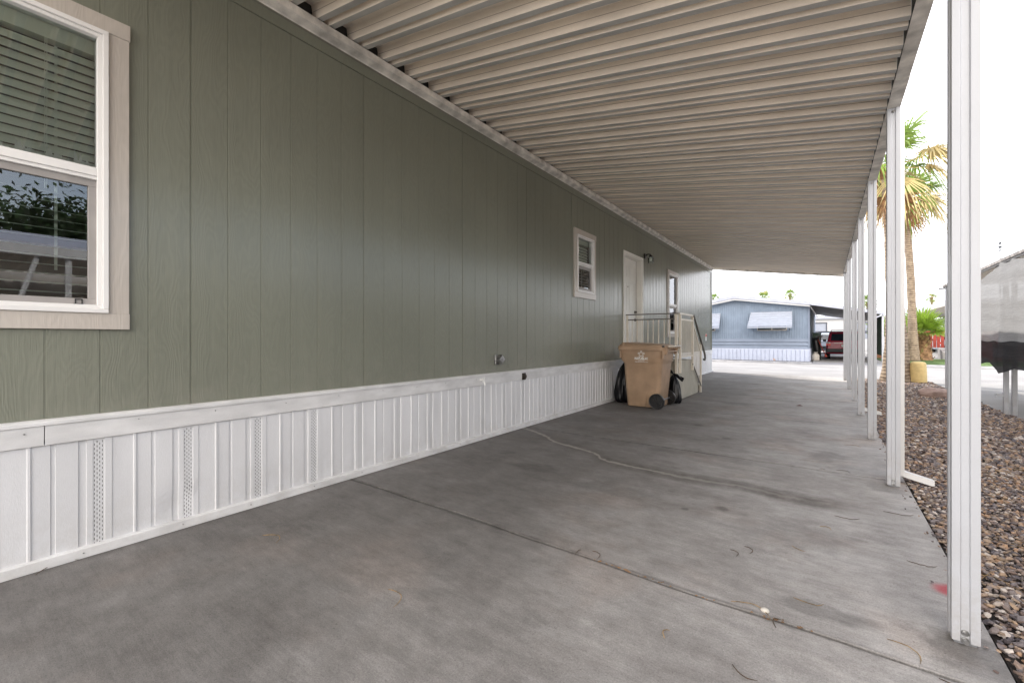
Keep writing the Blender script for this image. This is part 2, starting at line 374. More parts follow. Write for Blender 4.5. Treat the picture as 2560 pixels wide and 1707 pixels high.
M['pad'] = mat('bounce_concrete', (.66,.62,.56), .85, .1, 1.5, .2, 150)  # pale tone chosen to bounce light up under the roof
M['asphalt'] = mat('street_asphalt', (.30,.29,.285), .85, .14, .8, .3, 160, fine=.12, finescale=90)
M['kerb'] = mat('kerb_concrete', (.33,.32,.32), .85, .2, 3, .2, 80)
M['ground'] = mat('desert_ground', (.20,.17,.145), .9, .2, .8, .5, 60, fine=.2, finescale=60)
M['bed'] = mat('gravel_bed', (.05,.04,.035), .95, .3, 20, .8, 90)

def pebble_mat(name, ramp, rough=.7, bright=1.0):
    m = bpy.data.materials.new(name); m.use_nodes = True; nt = m.node_tree; L = nt.links
    b = nt.nodes['Principled BSDF']; b.inputs['Roughness'].default_value = rough
    g = N(nt, 'ShaderNodeNewGeometry'); rp = N(nt, 'ShaderNodeValToRGB'); rp.color_ramp.interpolation = 'CONSTANT'
    els = rp.color_ramp.elements
    els[0].position = 0; els[0].color = (*[c*bright for c in ramp[0]], 1); els[1].position = 1/len(ramp); els[1].color = (*[c*bright for c in ramp[1]], 1)
    for i, c in enumerate(ramp[2:]):
        e = els.new((i+2)/len(ramp)); e.color = (*[q*bright for q in c], 1)
    L.new(g.outputs['Random Per Island'], rp.inputs['Fac'])
    n = N(nt, 'ShaderNodeTexNoise'); n.inputs['Scale'].default_value = 90; n.inputs['Detail'].default_value = 3; L.new(g.outputs['Position'], n.inputs['Vector'])
    mr = N(nt, 'ShaderNodeMapRange'); mr.inputs['To Min'].default_value = .7; mr.inputs['To Max'].default_value = 1.3; L.new(n.outputs['Fac'], mr.inputs['Value'])
    s_ = N(nt, 'ShaderNodeVectorMath', operation='SCALE'); L.new(rp.outputs[0], s_.inputs[0]); L.new(mr.outputs[0], s_.inputs['Scale'])
    L.new(s_.outputs[0], b.inputs['Base Color'])
    return m
M['pebble'] = pebble_mat('pebbles', [(.16,.12,.10),(.09,.075,.075),(.26,.19,.14),(.12,.085,.07),(.19,.14,.10),(.34,.29,.25),(.07,.06,.065),(.30,.19,.12),(.15,.13,.13),(.22,.16,.13),(.42,.37,.33),(.10,.07,.06),(.17,.14,.13),(.30,.21,.14),(.13,.11,.11)], bright=1.35)
def ringed(name, c1, c2, scale, zs=1):
    """palm trunk with ring scars"""
    m = bpy.data.materials.new(name); m.use_nodes = True; nt = m.node_tree; L = nt.links
    b = nt.nodes['Principled BSDF']; b.inputs['Roughness'].default_value = .9
    g = N(nt, 'ShaderNodeNewGeometry')
    w = N(nt, 'ShaderNodeTexWave'); w.bands_direction = 'Z'; w.inputs['Scale'].default_value = scale; w.inputs['Distortion'].default_value = 2.5; w.inputs['Detail'].default_value = 3; w.inputs['Detail Scale'].default_value = 2
    L.new(g.outputs['Position'], w.inputs['Vector'])
    n = N(nt, 'ShaderNodeTexNoise'); n.inputs['Scale'].default_value = 8; n.inputs['Detail'].default_value = 6; L.new(g.outputs['Position'], n.inputs['Vector'])
    mx = N(nt, 'ShaderNodeMath', operation='MULTIPLY_ADD'); L.new(w.outputs['Fac'], mx.inputs[0]); mx.inputs[1].default_value = .35; L.new(n.outputs['Fac'], mx.inputs[2])
    rp = N(nt, 'ShaderNodeValToRGB'); rp.color_ramp.elements[0].position = .35; rp.color_ramp.elements[0].color = (*c1,1); rp.color_ramp.elements[1].position = .9; rp.color_ramp.elements[1].color = (*c2,1)
    L.new(mx.outputs[0], rp.inputs['Fac']); L.new(rp.outputs[0], b.inputs['Base Color'])
    bp = N(nt, 'ShaderNodeBump'); bp.inputs['Strength'].default_value = .8; bp.inputs['Distance'].default_value = .03; L.new(mx.outputs[0], bp.inputs['Height']); L.new(bp.outputs[0], b.inputs['Normal'])
    return m
M['trunk'] = ringed('palm_trunk', (.12,.085,.06), (.36,.28,.20), 3.5)
M['boots'] = ringed('palm_boots', (.09,.045,.025), (.42,.25,.13), 5)

def mesh_cloth(name, col, alpha):
    """woven shade cloth: visible weave, slightly see-through"""
    m = bpy.data.materials.new(name); m.use_nodes = True; nt = m.node_tree; L = nt.links
    b = nt.nodes['Principled BSDF']; b.inputs['Roughness'].default_value = 1; b.inputs['Specular IOR Level'].default_value = 0
    g = N(nt, 'ShaderNodeNewGeometry')
    mp = N(nt, 'ShaderNodeMapping'); mp.inputs['Scale'].default_value = (2,2,60); L.new(g.outputs['Position'], mp.inputs['Vector'])
    n = N(nt, 'ShaderNodeTexNoise'); n.inputs['Scale'].default_value = 1.2; n.inputs['Detail'].default_value = 6; n.inputs['Roughness'].default_value = .75; L.new(mp.outputs[0], n.inputs['Vector'])
    n2 = N(nt, 'ShaderNodeTexNoise'); n2.inputs['Scale'].default_value = 60; n2.inputs['Detail'].default_value = 3; L.new(g.outputs['Position'], n2.inputs['Vector'])
    ad = N(nt, 'ShaderNodeMath', operation='MULTIPLY_ADD'); L.new(n2.outputs['Fac'], ad.inputs[0]); ad.inputs[1].default_value = .45; L.new(n.outputs['Fac'], ad.inputs[2])
    rp = N(nt, 'ShaderNodeValToRGB'); rp.color_ramp.elements[0].position = .45; rp.color_ramp.elements[0].color = (*[c*.78 for c in col],1)
    rp.color_ramp.elements[1].position = .85; rp.color_ramp.elements[1].color = (*[min(1,c*1.2) for c in col],1)
    hf = N(nt, 'ShaderNodeMath', operation='MULTIPLY'); hf.inputs[1].default_value = .87; L.new(ad.outputs[0], hf.inputs[0]); L.new(hf.outputs[0], rp.inputs['Fac'])
    L.new(rp.outputs[0], b.inputs['Base Color'])
    tl = N(nt, 'ShaderNodeBsdfTranslucent'); L.new(rp.outputs[0], tl.inputs['Color'])
    m1 = N(nt, 'ShaderNodeMixShader'); m1.inputs[0].default_value = .28; L.new(b.outputs[0], m1.inputs[1]); L.new(tl.outputs[0], m1.inputs[2])
    tr = N(nt, 'ShaderNodeBsdfTransparent'); m2 = N(nt, 'ShaderNodeMixShader'); m2.inputs[0].default_value = alpha
    L.new(m1.outputs[0], m2.inputs[1]); L.new(tr.outputs[0], m2.inputs[2]); L.new(m2.outputs[0], nt.nodes['Material Output'].inputs['Surface'])
    return m
M['cloth_light'] = mesh_cloth('shade_cloth', (.42,.42,.425), .05)
M['cloth_dark'] = mesh_cloth('shade_cloth_double', (.07,.07,.075), .03)

add_dirt(M['siding'], .70, 1.15, (.33,.31,.27), .30)
add_dirt(M['bin'], .0, .35, (.20,.16,.12), .5)
# ------------------------------------------------------------------ world, sun, camera
SUN = Vector((-.86, .51, 0)).normalized(); EL = radians(44)
w = bpy.data.worlds.new("World"); sc.world = w; w.use_nodes = True; nt = w.node_tree; L = nt.links
bg = nt.nodes['Background']; bg.inputs['Strength'].default_value = .15
sky = N(nt, 'ShaderNodeTexSky'); sky.sky_type = 'NISHITA'; sky.sun_disc = False; sky.sun_elevation = EL; sky.sun_rotation = atan2(SUN.x, SUN.y); sky.air_density = 1.2; sky.dust_density = 1.5
tc = N(nt, 'ShaderNodeTexCoord')
dt = N(nt, 'ShaderNodeVectorMath', operation='DOT_PRODUCT'); L.new(tc.outputs['Generated'], dt.inputs[0]); dt.inputs[1].default_value = Vector((-.35,.93,0)).normalized()
hz = N(nt, 'ShaderNodeMath', operation='MULTIPLY_ADD'); hz.use_clamp = True; 
ab_ = N(nt, 'ShaderNodeMath', operation='ABSOLUTE'); L.new(dt.outputs['Value'], ab_.inputs[0])
L.new(ab_.outputs[0], hz.inputs[0]); hz.inputs[1].default_value = 1.25; hz.inputs[2].default_value = .03
mx = N(nt, 'ShaderNodeMix', data_type='RGBA'); L.new(hz.outputs[0], mx.inputs['Factor']); sk2 = N(nt, 'ShaderNodeVectorMath', operation='SCALE'); sk2.inputs['Scale'].default_value = 2.8; L.new(sky.outputs[0], sk2.inputs[0]); L.new(sk2.outputs[0], mx.inputs['A']); 
sp_ = N(nt, 'ShaderNodeSeparateXYZ'); L.new(tc.outputs['Generated'], sp_.inputs[0])
dy_ = N(nt, 'ShaderNodeMapRange'); dy_.inputs['From Min'].default_value = -.6; dy_.inputs['From Max'].default_value = .6; L.new(sp_.outputs['Y'], dy_.inputs['Value'])
hc = N(nt, 'ShaderNodeMix', data_type='RGBA'); hc.inputs['A'].default_value = (34,32,30,1); hc.inputs['B'].default_value = (17.2,17.4,18.2,1)
L.new(dy_.outputs[0], hc.inputs['Factor']); L.new(hc.outputs['Result'], mx.inputs['B'])
L.new(mx.outputs['Result'], bg.inputs['Color'])

sl = bpy.data.lights.new('sun', 'SUN'); sl.energy = 5; sl.angle = radians(.6); sl.color = (1,.94,.86)
so = bpy.data.objects.new('sun', sl); COL.objects.link(so)
sd = Vector((SUN.x*cos(EL), SUN.y*cos(EL), sin(EL))); so.rotation_euler = sd.to_track_quat('Z', 'Y').to_euler(); so.location = sd*30

cd = bpy.data.cameras.new('camera'); cam = bpy.data.objects.new('camera', cd); COL.objects.link(cam); sc.camera = cam
cd.sensor_width = 36; cd.lens = 36*1070/2560; cd.shift_y = -8.5/2560; cd.clip_end = 2000; cd.clip_start = .05
cam.location = (0,0,1.124); cam.rotation_euler = (radians(90), 0, math.atan(785/1070))
sc.cycles.diffuse_bounces = 8; sc.cycles.max_bounces = 14; sc.cycles.transparent_max_bounces = 16
sc.view_settings.view_transform = 'Standard'; sc.view_settings.look = 'None'; sc.view_settings.exposure = 0; sc.view_settings.gamma = 1

# ------------------------------------------------------------------ setting
def struct(name, mb, m, **kw):
    o = mb.build(name, m, **kw); o['kind'] = 'structure'; return o
struct('ground', MB().quad((-600,-600,-.06),(600,-600,-.06),(600,900,-.06),(-600,900,-.06)), M['ground'])
# driveway slabs with real tooled joints
YJ = [-3,-.49,2.0,4.49,6.98,9.5,12.0,13.9,15.4]
mb = MB()
for i in range(len(YJ)-1):
    a, b = YJ[i]+.008, YJ[i+1]-.008
    c = .004
    pr = [(a,-.05),(a,-c),(a+c,0),(b-c,0),(b,-c),(b,-.05)]
    n = len(pr)
    # cross section in (y,z) extruded along x, slight wobble in the joint
    xs = [-3.3 + k*(3.8/24) for k in range(25)]
    rings = []
    for k, x in enumerate(xs):
        w0 = .010*sin(x*2.3+YJ[i]*3)+.006*sin(x*7+YJ[i]); w1 = .010*sin(x*2.3+YJ[i+1]*3)+.006*sin(x*7+YJ[i+1])
        rings.append([(x, p[0]+(w0 if q < 3 else w1), p[1]) for q, p in enumerate(pr)])
    mb.loft(rings)
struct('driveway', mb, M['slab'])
struct('rear_driveway', MB().box(-3.3,.49,-16,-3.0,-.05,-.001), M['pad'])  # rear pads are unseen, added to throw light onto the roof ribs
struct('rear_bounce_pad', MB().box(-30,30,-60,-12.01,-.055,-.004), M['pad'])
struct('side_bounce_pad', MB().box(-14,-3.31,-12,-1.2,-.05,.0), M['pad'])
struct('joint_bed', MB().box(-3.3,.49,-10.5,15.39,-.058,-.045), M['bed'])
# street, far kerb, pavement strips
struct('street', MB().box(-80,80,15.41,22.6,-.08,-.004), M['asphalt'])
mb = MB(); mb.prism([(15.0,-.05),(15.0,-.002),(15.41,-.012),(15.41,-.05)], 'x', .52, 2.1); mb.prism([(15.0,-.05),(15.0,-.002),(15.41,-.012),(15.41,-.05)], 'x', 5.9, 60)
struct('kerb', mb, M['conc2'])
mb = MB(); mb.prism([(22.6,-.05),(22.6,.02),(22.75,.07),(22.95,.07),(22.95,-.05)], 'x', -80, -.5); mb.prism([(22.6,-.05),(22.6,.02),(22.75,.09),(22.95,.09),(22.95,-.05)], 'x', 2.15, 80)
struct('far_kerb', mb, M['kerb'])
struct('far_driveway', MB().box(-.5,2.15,22.6,44,-.05,.006), M['kerb'])
struct('lawn_base', MB().box(2.16,7.5,22.95,31,-.05,.03), M['grass'])
struct('far_path', MB().box(2.2,30,31.01,60,-.05,.02), M['conc2'])
struct('far_verge', MB().box(-80,-.51,22.95,60,-.05,.02), mat('grey_gravel', (.10,.097,.10), .9, .4, 30, .6, 80))  # gravel colour darkened to carry the shade in front of the blue home
struct('neighbour_driveway', MB().box(2.16,5.9,-12,15.4,-.05,.002), M['conc2'])
struct('side_verge', MB().box(-40,-3.31,-1.19,15.4,-.05,-.01), M['ground'])

# ------------------------------------------------------------------ gravel
def gravel():
    t = (1+sqrt(5))/2
    iv = [(-1,t,0),(1,t,0),(-1,-t,0),(1,-t,0),(0,-1,t),(0,1,t),(0,-1,-t),(0,1,-t),(t,0,-1),(t,0,1),(-t,0,-1),(-t,0,1)]
    iv = [Vector(v).normalized() for v in iv]
    fi = [(0,11,5),(0,5,1),(0,1,7),(0,7,10),(0,10,11),(1,5,9),(5,11,4),(11,10,2),(10,7,6),(7,1,8),(3,9,4),(3,4,2),(3,2,6),(3,6,8),(3,8,9),(4,9,5),(2,4,11),(6,2,10),(8,6,7),(9,8,1)]
    vs = []; fs = []
    r = random.Random(3)
    def stone(x, y, size):
        b = len(vs)
        sx = size*r.uniform(.7,1.35); sy = size*r.uniform(.55,1.0); sz = size*r.uniform(.35,.7)
        a = r.uniform(0,6.28); ca, sa = cos(a), sin(a); tilt = r.uniform(-.5,.5)
        z = r.uniform(-.006,.016)
        for v in iv:
            k = r.uniform(.75,1.15)
            px, py, pz = v.x*sx*k, v.y*sy*k, v.z*sz*k
            pz += px*tilt
            vs.append((x+px*ca-py*sa, y+px*sa+py*ca, z+pz))
        for f in fi: fs.append((f[0]+b, f[1]+b, f[2]+b))
    def edge(y): return 2.14 + .02*sin(y*3)
    def fill(y0, y1, step, size):
        y = y0
        while y < y1:
            x = .51
            while x < edge(y):
                px = x + r.uniform(-.5,.5)*step; py = y + r.uniform(-.5,.5)*step
                if px > .505 + (.006 if r.random() < .93 else -.04): stone(px, py, size*r.uniform(.6,1.35))
                x += step
            y += step
    fill(.9, 5.2, .0185, .0138)
    fill(5.2, 15.0, .031, .022)
    fill(-2, .9, .05, .03)
    for k in range(110):
        stone(.505-abs(r.gauss(0,.035)), r.uniform(1.3,9), r.uniform(.005,.012))
    me = bpy.data.meshes.new('gravel'); me.from_pydata(vs, [], fs); me.materials.append(M['pebble'])
    o = bpy.data.objects.new('gravel', me); COL.objects.link(o)
    tag(o, 'brown and grey landscaping pebbles between the carport slab and the neighbouring driveway', 'gravel', kind='stuff')
gravel()
struct('gravel_base', MB().box(.51,2.15,-12,15.0,-.05,-.012), M['bed'])
# thin dry strands lying on the pebbles (uncountable litter)
mb = MB(); r = random.Random(5)
for i in range(150):
    y = 1.0 + 4.5*r.random()**1.6 if i < 120 else r.uniform(4.5, 9); x = r.uniform(.56, 1.5)
    a = r.uniform(0, 6.28); k = r.uniform(-14, 14); ln = r.uniform(.03, .16)
    pts = []; px, py = x, y
    for q in range(7):
        pts.append((px, py, .022 + .012*sin(q*.8+i))); px += cos(a)*ln/6; py += sin(a)*ln/6; a += k*ln/6
    mb.tube(pts, [.0012]*6+[.0006], 4)
tag(mb.build('dry_palm_strands', M['fiber']), 'thin curled tan palm strands scattered over the pebbles', 'plant litter', kind='stuff')

# ------------------------------------------------------------------ the green home
WX = -3.1
home = thing('manufactured_home', (WX,0,0), 'long sage green manufactured home with white vented skirting and white door', 'house')
YH0, YH1 = -.75, 15.55
# (y0,y1,z0,z1) casing outlines
WIN = {'big': (-.45,.651,1.17,2.83,1.975), 'small': (5.81,6.56,1.75,2.81,2.275), 'far': (10.56,11.47,1.15,2.79,1.93)}
CW = .085
holes = []
for k, (y0,y1,z0,z1,zr) in WIN.items(): holes.append((y0+CW-.02, y1-CW+.02, z0+CW-.02, z1-CW+.02))
DO = (7.83, 8.80, .70, 2.745); holes.append(DO)
def wall_sheet():
    mb = MB()
    prof = []  # (y, x)
    y = YH0
    gr = []
    k = 0
    yy = .94 - .2*30
    while yy < YH1:
        if YH0+.05 < yy < YH1-.05: gr.append(yy)
        yy += .2
    brk = {}
    for h in holes:
        for q in (h[0], h[1]): brk[q] = 0
    brk[YH0] = 0; brk[YH1] = 0
    for g in gr:
        if any(abs(g-q) < .012 for q in brk): continue
        dp = -.0045 if round((g-.94)/.2) % 6 == 0 else -.0022; brk[g-.006] = 0; brk[g-.003] = dp; brk[g+.003] = dp; brk[g+.0036] = 0
    ys = sorted(brk)
    zs = sorted({.715, 3.30, *[h[2] for h in holes if h[2] > .72], *[h[3] for h in holes]})
    for i in range(len(ys)-1):
        for j in range(len(zs)-1):
            ym = (ys[i]+ys[i+1])/2; zm = (zs[j]+zs[j+1])/2
            if any(h[0] < ym < h[1] and h[2] < zm < h[3] for h in holes): continue
            mb.quad((WX+brk[ys[i]], ys[i], zs[j]), (WX+brk[ys[i+1]], ys[i+1], zs[j]), (WX+brk[ys[i+1]], ys[i+1], zs[j+1]), (WX+brk[ys[i]], ys[i], zs[j+1]))
    # end walls, back wall, floor, inner lining stay one shell
    mb.quad((WX, YH1, .715), (WX-8, YH1, .715), (WX-8, YH1, 3.42), (WX, YH1, 3.42))
    mb.quad((WX, YH0, .715), (WX-8, YH0, .715), (WX-8, YH0, 3.42), (WX, YH0, 3.42))
    mb.quad((WX-8, YH0, .0), (WX-8, YH1, .0), (WX-8, YH1, 3.42), (WX-8, YH0, 3.42))
    # plain frieze board above the panels, set 10 mm proud
    mb.box(WX-.03, WX+.012, YH0, YH1, 3.30, 3.42)
    return mb
o = wall_sheet().build('wall', M['siding'], home, normals=False)
MB().box(WX-7.9, WX-.02, YH0+.05, YH1-.05, .64, .70).build('floor', M['room'], home)
mb = MB(); mb.quad((WX-2.6,YH0,.7),(WX-2.6,YH1,.7),(WX-2.6,YH1,3.4),(WX-2.6,YH0,3.4)); mb.quad((WX-.01,YH0,3.38),(WX-8,YH0,3.38),(WX-8,YH1,3.38),(WX-.01,YH1,3.38))
for yq in (2.2, 5.0, 7.4, 9.8, 12.2): mb.box(WX-2.6, WX-.06, yq, yq+.08, .7, 3.38)
mb.build('interior_partition', M['room'], home)
# roof (low gable, hidden behind the carport but it casts the shadow)
mb = MB(); mb.prism([(WX+.02,3.62),(WX+.02,3.70),(WX-4,4.35),(WX-8.3,3.62),(WX-8.3,3.52),(WX-4,4.2)], 'y', YH0-.2, YH1+.03)
mb.build('roof', M['white_roof'], home)
# corner trims
mb = MB(); mb.box(WX-.06, WX+.016, YH1-.07, YH1+.012, .73, 3.42); mb.build('corner_trim', M['siding'], home)
mb = MB(); rr = random.Random(6)
yy = .94-.2*7
while yy < 12:
    for z in (.80, 1.15, 1.6, 2.1, 2.6, 3.1):
        if rr.random() < .55: continue
        y_ = yy + rr.choice((-.022,.025)) + rr.uniform(-.004,.004); z_ = z + rr.uniform(-.04,.04)
        if any(h[0]-.11 < y_ < h[1]+.11 and h[2]-.11 < z_ < h[3]+.11 for h in holes): continue
        mb.box(WX-.001, WX+.0006, y_-.0022, y_+.0022, z_-.0022, z_+.0022)
    yy += .4
o = mb.build('nail_head', M['rail_cap'], home); o['kind'] = 'stuff'
# skirting
def off(y, z):
    q = noise.noise(Vector((y*1.7, z*2.5, 3)))*.0035 + noise.noise(Vector((y*9, z*3, 7)))*.0012
    for (dy_, dz_, ry_, rz_, k_) in ((.87,.15,.06,.09,-.012),(.93,.22,.03,.05,.007),(2.9,.3,.07,.14,-.006),(4.3,.12,.05,.08,-.008)):
        q += k_*math.exp(-((y-dy_)/ry_)**2-((z-dz_)/rz_)**2)
    return q
def skirting():
    mb = MB(); X = WX+.012
    prof = [(0,0),(.003,.010),(.012,.010),(.014,0),(.078,0),(.080,-.008),(.095,-.008),(.097,0),(.176,0),(.178,-.010),(.206,-.010),(.208,.002),(.2305,.002),(.2315,-.002),(.276,-.002),(.277,.006),(.304,.006),(.306,0),(.392,0)]
    pts = []
    y = .277 - .392*5
    while y < YH1:
        for a, b in prof[:-1]: pts.append((y+a, b*.6))
        y += .392
    pts = [p for p in pts if YH0 <= p[0] <= YH1]; pts.append((YH1, 0))
    rr = random.Random(2)
    for i in range(len(pts)-1):
        a, b = pts[i], pts[i+1]
        Z = [.02+.59*j/16 for j in range(17)]
        for z_a, z_b in zip(Z, Z[1:]):
            mb.quad((X+a[1]+off(a[0],z_a), a[0], z_a), (X+b[1]+off(b[0],z_a), b[0], z_a), (X+b[1]+off(b[0],z_b), b[0], z_b), (X+a[1]+off(a[0],z_b), a[0], z_b))
    # end return
    mb.quad((X, YH1, .02), (WX-8, YH1, .02), (WX-8, YH1, .71), (X, YH1, .71))
    mb.quad((X, YH0, .02), (WX-8, YH0, .02), (WX-8, YH0, .71), (X, YH0, .71))
    return mb
sk = skirting().build('skirting', M['white_skirt'], home, normals=False)
mb = MB(); X = WX+.012
y = .277 - .392*8
while y < 12:   # vent slots as small dark openings
    if y > -.4:
        for c, yo in enumerate((.2365,.2468,.2571,.2674)):
            z = .045 + (.012 if c % 2 else 0)
            while z < .585:
                xo = X-.0012+off(y+yo, z); mb.box(xo-.002, xo+.0005, y+yo-.0012, y+yo+.0012, z, z+.0115); z += .0235
    y += .392
o = mb.build('vent_slot', M['dark'], sk); o['kind'] = 'stuff'
mb = MB(); rr = random.Random(9); y = -.6
while y < 15.4:
    mb.cyl((WX+.0275, y, .672+rr.uniform(-.006,.006)), 'x', .0035, .003, 8); mb.cyl((WX+.040, y+.2, .026), 'x', .0035, .004, 8); y += .42+rr.uniform(-.06,.06)
o = mb.build('screw', M['chrome'], home); o['kind'] = 'stuff'
mb = MB()
yb = [YH0, .335, 5.63, 11.0, YH1]
for i in range(len(yb)-1):
    mb.box(WX+.008, WX+.026, yb[i]+.0015, yb[i+1]-.0015, .600, .700)
mb.prism([(WX-.002,.698),(WX+.036,.698),(WX+.036,.716),(WX+.02,.724),(WX-.002,.726)], 'y', YH0, YH1+.02)
mb.build('skirt_top_trim', M['white_skirt_trim'], home, bevel=.002)
mb = MB(); mb.prism([(WX+.004,.0),(WX+.040,.0),(WX+.036,.046),(WX+.024,.052),(WX+.004,.052)], 'y', YH0, YH1+.02)
mb.build('skirt_bottom_rail', M['white_skirt_trim'], home, bevel=.002)

def slats(mb, x, y0, y1, z0, z1, pitch, tilt, wdt):
    z = z0
    while z < z1:
        dx = cos(tilt)*wdt/2; dz = sin(tilt)*wdt/2
        # outer edge (toward glass) lower
        mb.add([(x+dx,y0,z-dz),(x+dx,y1,z-dz),(x+.002,y0 and y0,z+.003),(x+.002,y1,z+.003),(x-dx,y0,z+dz),(x-dx,y1,z+dz)], [(0,1,3,2),(2,3,5,4)])
        z += pitch
def window(key, blind=True, lower_blind=True, label=None):
    y0,y1,z0,z1,zr = WIN[key]
    mb = MB()
    X = WX
    mb.box(X-.01, X+.024, y0-.004, y1+.004, z1-CW, z1)          # head casing
    mb.box(X-.01, X+.022, y0-.002, y1+.002, z0, z0+CW)          # sill casing
    mb.box(X-.01, X+.020, y0, y0+CW, z0+CW, z1-CW); mb.box(X-.01, X+.020, y1-CW, y1, z0+CW, z1-CW)
    wn = mb.build('window', M['casing'], home, bevel=.002)
    if label: wn['label'] = label
    a, b, c, d = y0+CW, y1-CW, z0+CW, z1-CW
    F = .038
    def frame(mb, a, b, c, d, t, x0, x1, tt=None):
        mb.box(x0, x1, a, b, d-t, d); mb.box(x0, x1, a, b, c, c+t); mb.box(x0, x1, a, a+t, c+t, d-t); mb.box(x0, x1, b-t, b, c+t, d-t)
    mb = MB(); frame(mb, a, b, c, d, F*.62, X-.05, X+.034); frame(mb, a+F*.62, b-F*.62, c+F*.62, d-F*.62, F*.5, X-.05, X+.022)
    mb.box(X-.04, X+.020, a+F, b-F, zr-.004, zr+.040); mb.box(X-.04, X+.012, a+F, b-F, zr-.022, zr-.004)
    mb.build('frame', M['vinyl'], wn, bevel=.0025)
    ia, ib, ic, idd = a+F, b-F, c+F, d-F
    # lower sash / insect screen frame
    s_ = .036 if key == 'big' else .045
    mb = MB(); frame(mb, ia, ib, ic, zr-.022, s_, X-.030, X-.004)
    mb.build('sash', M['screen_frame'], wn, bevel=.002)
    MB().quad((X-.012, ia, zr+.04), (X-.012, ib, zr+.04), (X-.012, ib, idd), (X-.012, ia, idd)).build('pane', M['glass'], wn)
    MB().quad((X-.018, ia+s_, ic+s_), (X-.018, ib-s_, ic+s_), (X-.018, ib-s_, zr-.022-s_), (X-.018, ia+s_, zr-.022-s_)).build('pane', M['glass'], wn)
    if blind:
        mb = MB()
        xb = X-.085
        mb.box(xb-.03, xb+.03, ia-.01, ib+.01, idd-.075, idd+.03)
        slats(mb, xb, ia-.005, ib+.003, zr+.02, idd-.08, .046, radians(66), .050)
        if lower_blind: slats(mb, xb, ia-.005, ib+.003, ic+.02, zr+.0, .046, radians(12), .046)
        for q in ((ib-.185, ib-.1825), (ib-.178,ib-.1755)): mb.box(xb+.03, xb+.032, q[0], q[1], zr-.1, idd-.06)
        for q in (ib-.145,): mb.box(xb-.026, xb-.0255, q, q+.012, zr-.5, idd-.06)
        mb.build('blind', M['blind'], wn, normals=False)
    return wn, (ia, ib, ic, idd)
wb, (ia, ib, ic, idd) = window('big', label='big double hung window with tan casing and slatted blinds')
# crumpled white blind clips resting on the meeting rail behind the glass
for q in (ib-.035, ib-.135, ib-.235, ib-.335):
    mb = MB(); rr = random.Random(int(q*1000))
    for k in range(14):
        u_ = k/13; cx = q - .045 + .085*u_; h = (.075 if u_ < .18 else .058*(1-u_)**.6 + .006) * rr.uniform(.75,1.1)
        mb.add([(WX-.026+rr.uniform(-.006,.004), cx-.008, 2.017), (WX-.024, cx+.010, 2.016), (WX-.030+rr.uniform(-.006,.006), cx+rr.uniform(-.006,.006), 2.016+h), (WX-.045, cx, 2.017)], [(0,1,2),(1,3,2),(3,0,2)])
    mb.build('blind_clip', M['print'], wb)
# sash lift tab and small weep hole
mb = MB(); mb.box(WX-.003, WX+.002, ib-.085, ib-.081, 1.30, 1.325); mb.box(WX-.003, WX+.002, ib-.061, ib-.057, 1.30, 1.325); mb.box(WX-.003, WX+.002, ib-.085, ib-.057, 1.322, 1.326); mb.box(WX-.003, WX+.002, ib-.089, ib-.053, 1.297, 1.301)
mb.build('screen_pull_tab', M['dark'], wb)
window('small', label='small double hung window left of the door')
window('far', blind=False, label='tall window behind the step railing')

# door
mb = MB(); XD = WX-.112
y0, y1, z0, z1 = DO
mb.box(XD-.04, XD, y0+.01, y1-.025, z0+.02, z1-.02)
dr = mb.build('door', M['door'], home)
mb = MB()
def ring(mb, ya, yb_, za, zb, x, t=.014, p=.006):
    mb.box(x, x+p, ya, yb_, za, za+t); mb.box(x, x+p, ya, yb_, zb-t, zb); mb.box(x, x+p, ya, ya+t, za+t, zb-t); mb.box(x, x+p, yb_-t, yb_, za+t, zb-t)
    mb.box(x, x+p*.7, ya+.04, yb_-.04, za+.04, zb-.04)
yc = (y0+y1-.015)/2
for (pa, pb) in ((y0+.12, yc-.055), (yc+.055, y1-.135)):
    for (za, zb) in ((z1-.40, z1-.16), (z1-1.09, z1-.50), (z1-1.86, z1-1.25)):
        ring(mb, pa, pb, za, zb, XD)
mb.build('door_panel', M['door'], dr, bevel=.003)
mb = MB()
mb.box(WX-.11, WX+.004, y0-.0, y0+.02, z0, z1); mb.box(WX-.11, WX+.004, y1-.022, y1+.0, z0, z1); mb.box(WX-.11, WX+.004, y0+.02, y1-.022, z1-.02, z1)
mb.box(WX-.002, WX+.022, y0-.045, y0+.004, z0, z1+.045); mb.box(WX-.002, WX+.022, y1-.004, y1+.045, z0, z1+.045); mb.box(WX-.002, WX+.022, y0+.004, y1-.004, z1-.004, z1+.045)
mb.build('door_frame', M['door'], dr, bevel=.003)
def knob(mb, y, z, s=1):
    X = XD
    mb.cyl((X+.006, y, z), 'x', .032*s, .012); mb.cyl((X+.025, y, z), 'x', .012*s, .03)
mb = MB(); knob(mb, y1-.10, 1.66); mb.cyl((XD+.038, y1-.10, 1.66), 'x', .022, .01); mb.build('deadbolt', M['bronze'], dr, smooth=False, bevel=.002)
mb = MB(); knob(mb, y1-.10, 1.50); mb.tube([(XD+.045,y1-.10,1.50),(XD+.055,y1-.12,1.50),(XD+.052,y1-.20,1.495)], [.013,.011,.008], 10); mb.cyl((XD+.05, y1-.10, 1.50), 'x', .020, .022); mb.build('door_handle', M['bronze'], dr)
MB().cyl((XD+.004, yc, z1-.59), 'x', .009, .012).build('peephole', M['bronze'], dr)
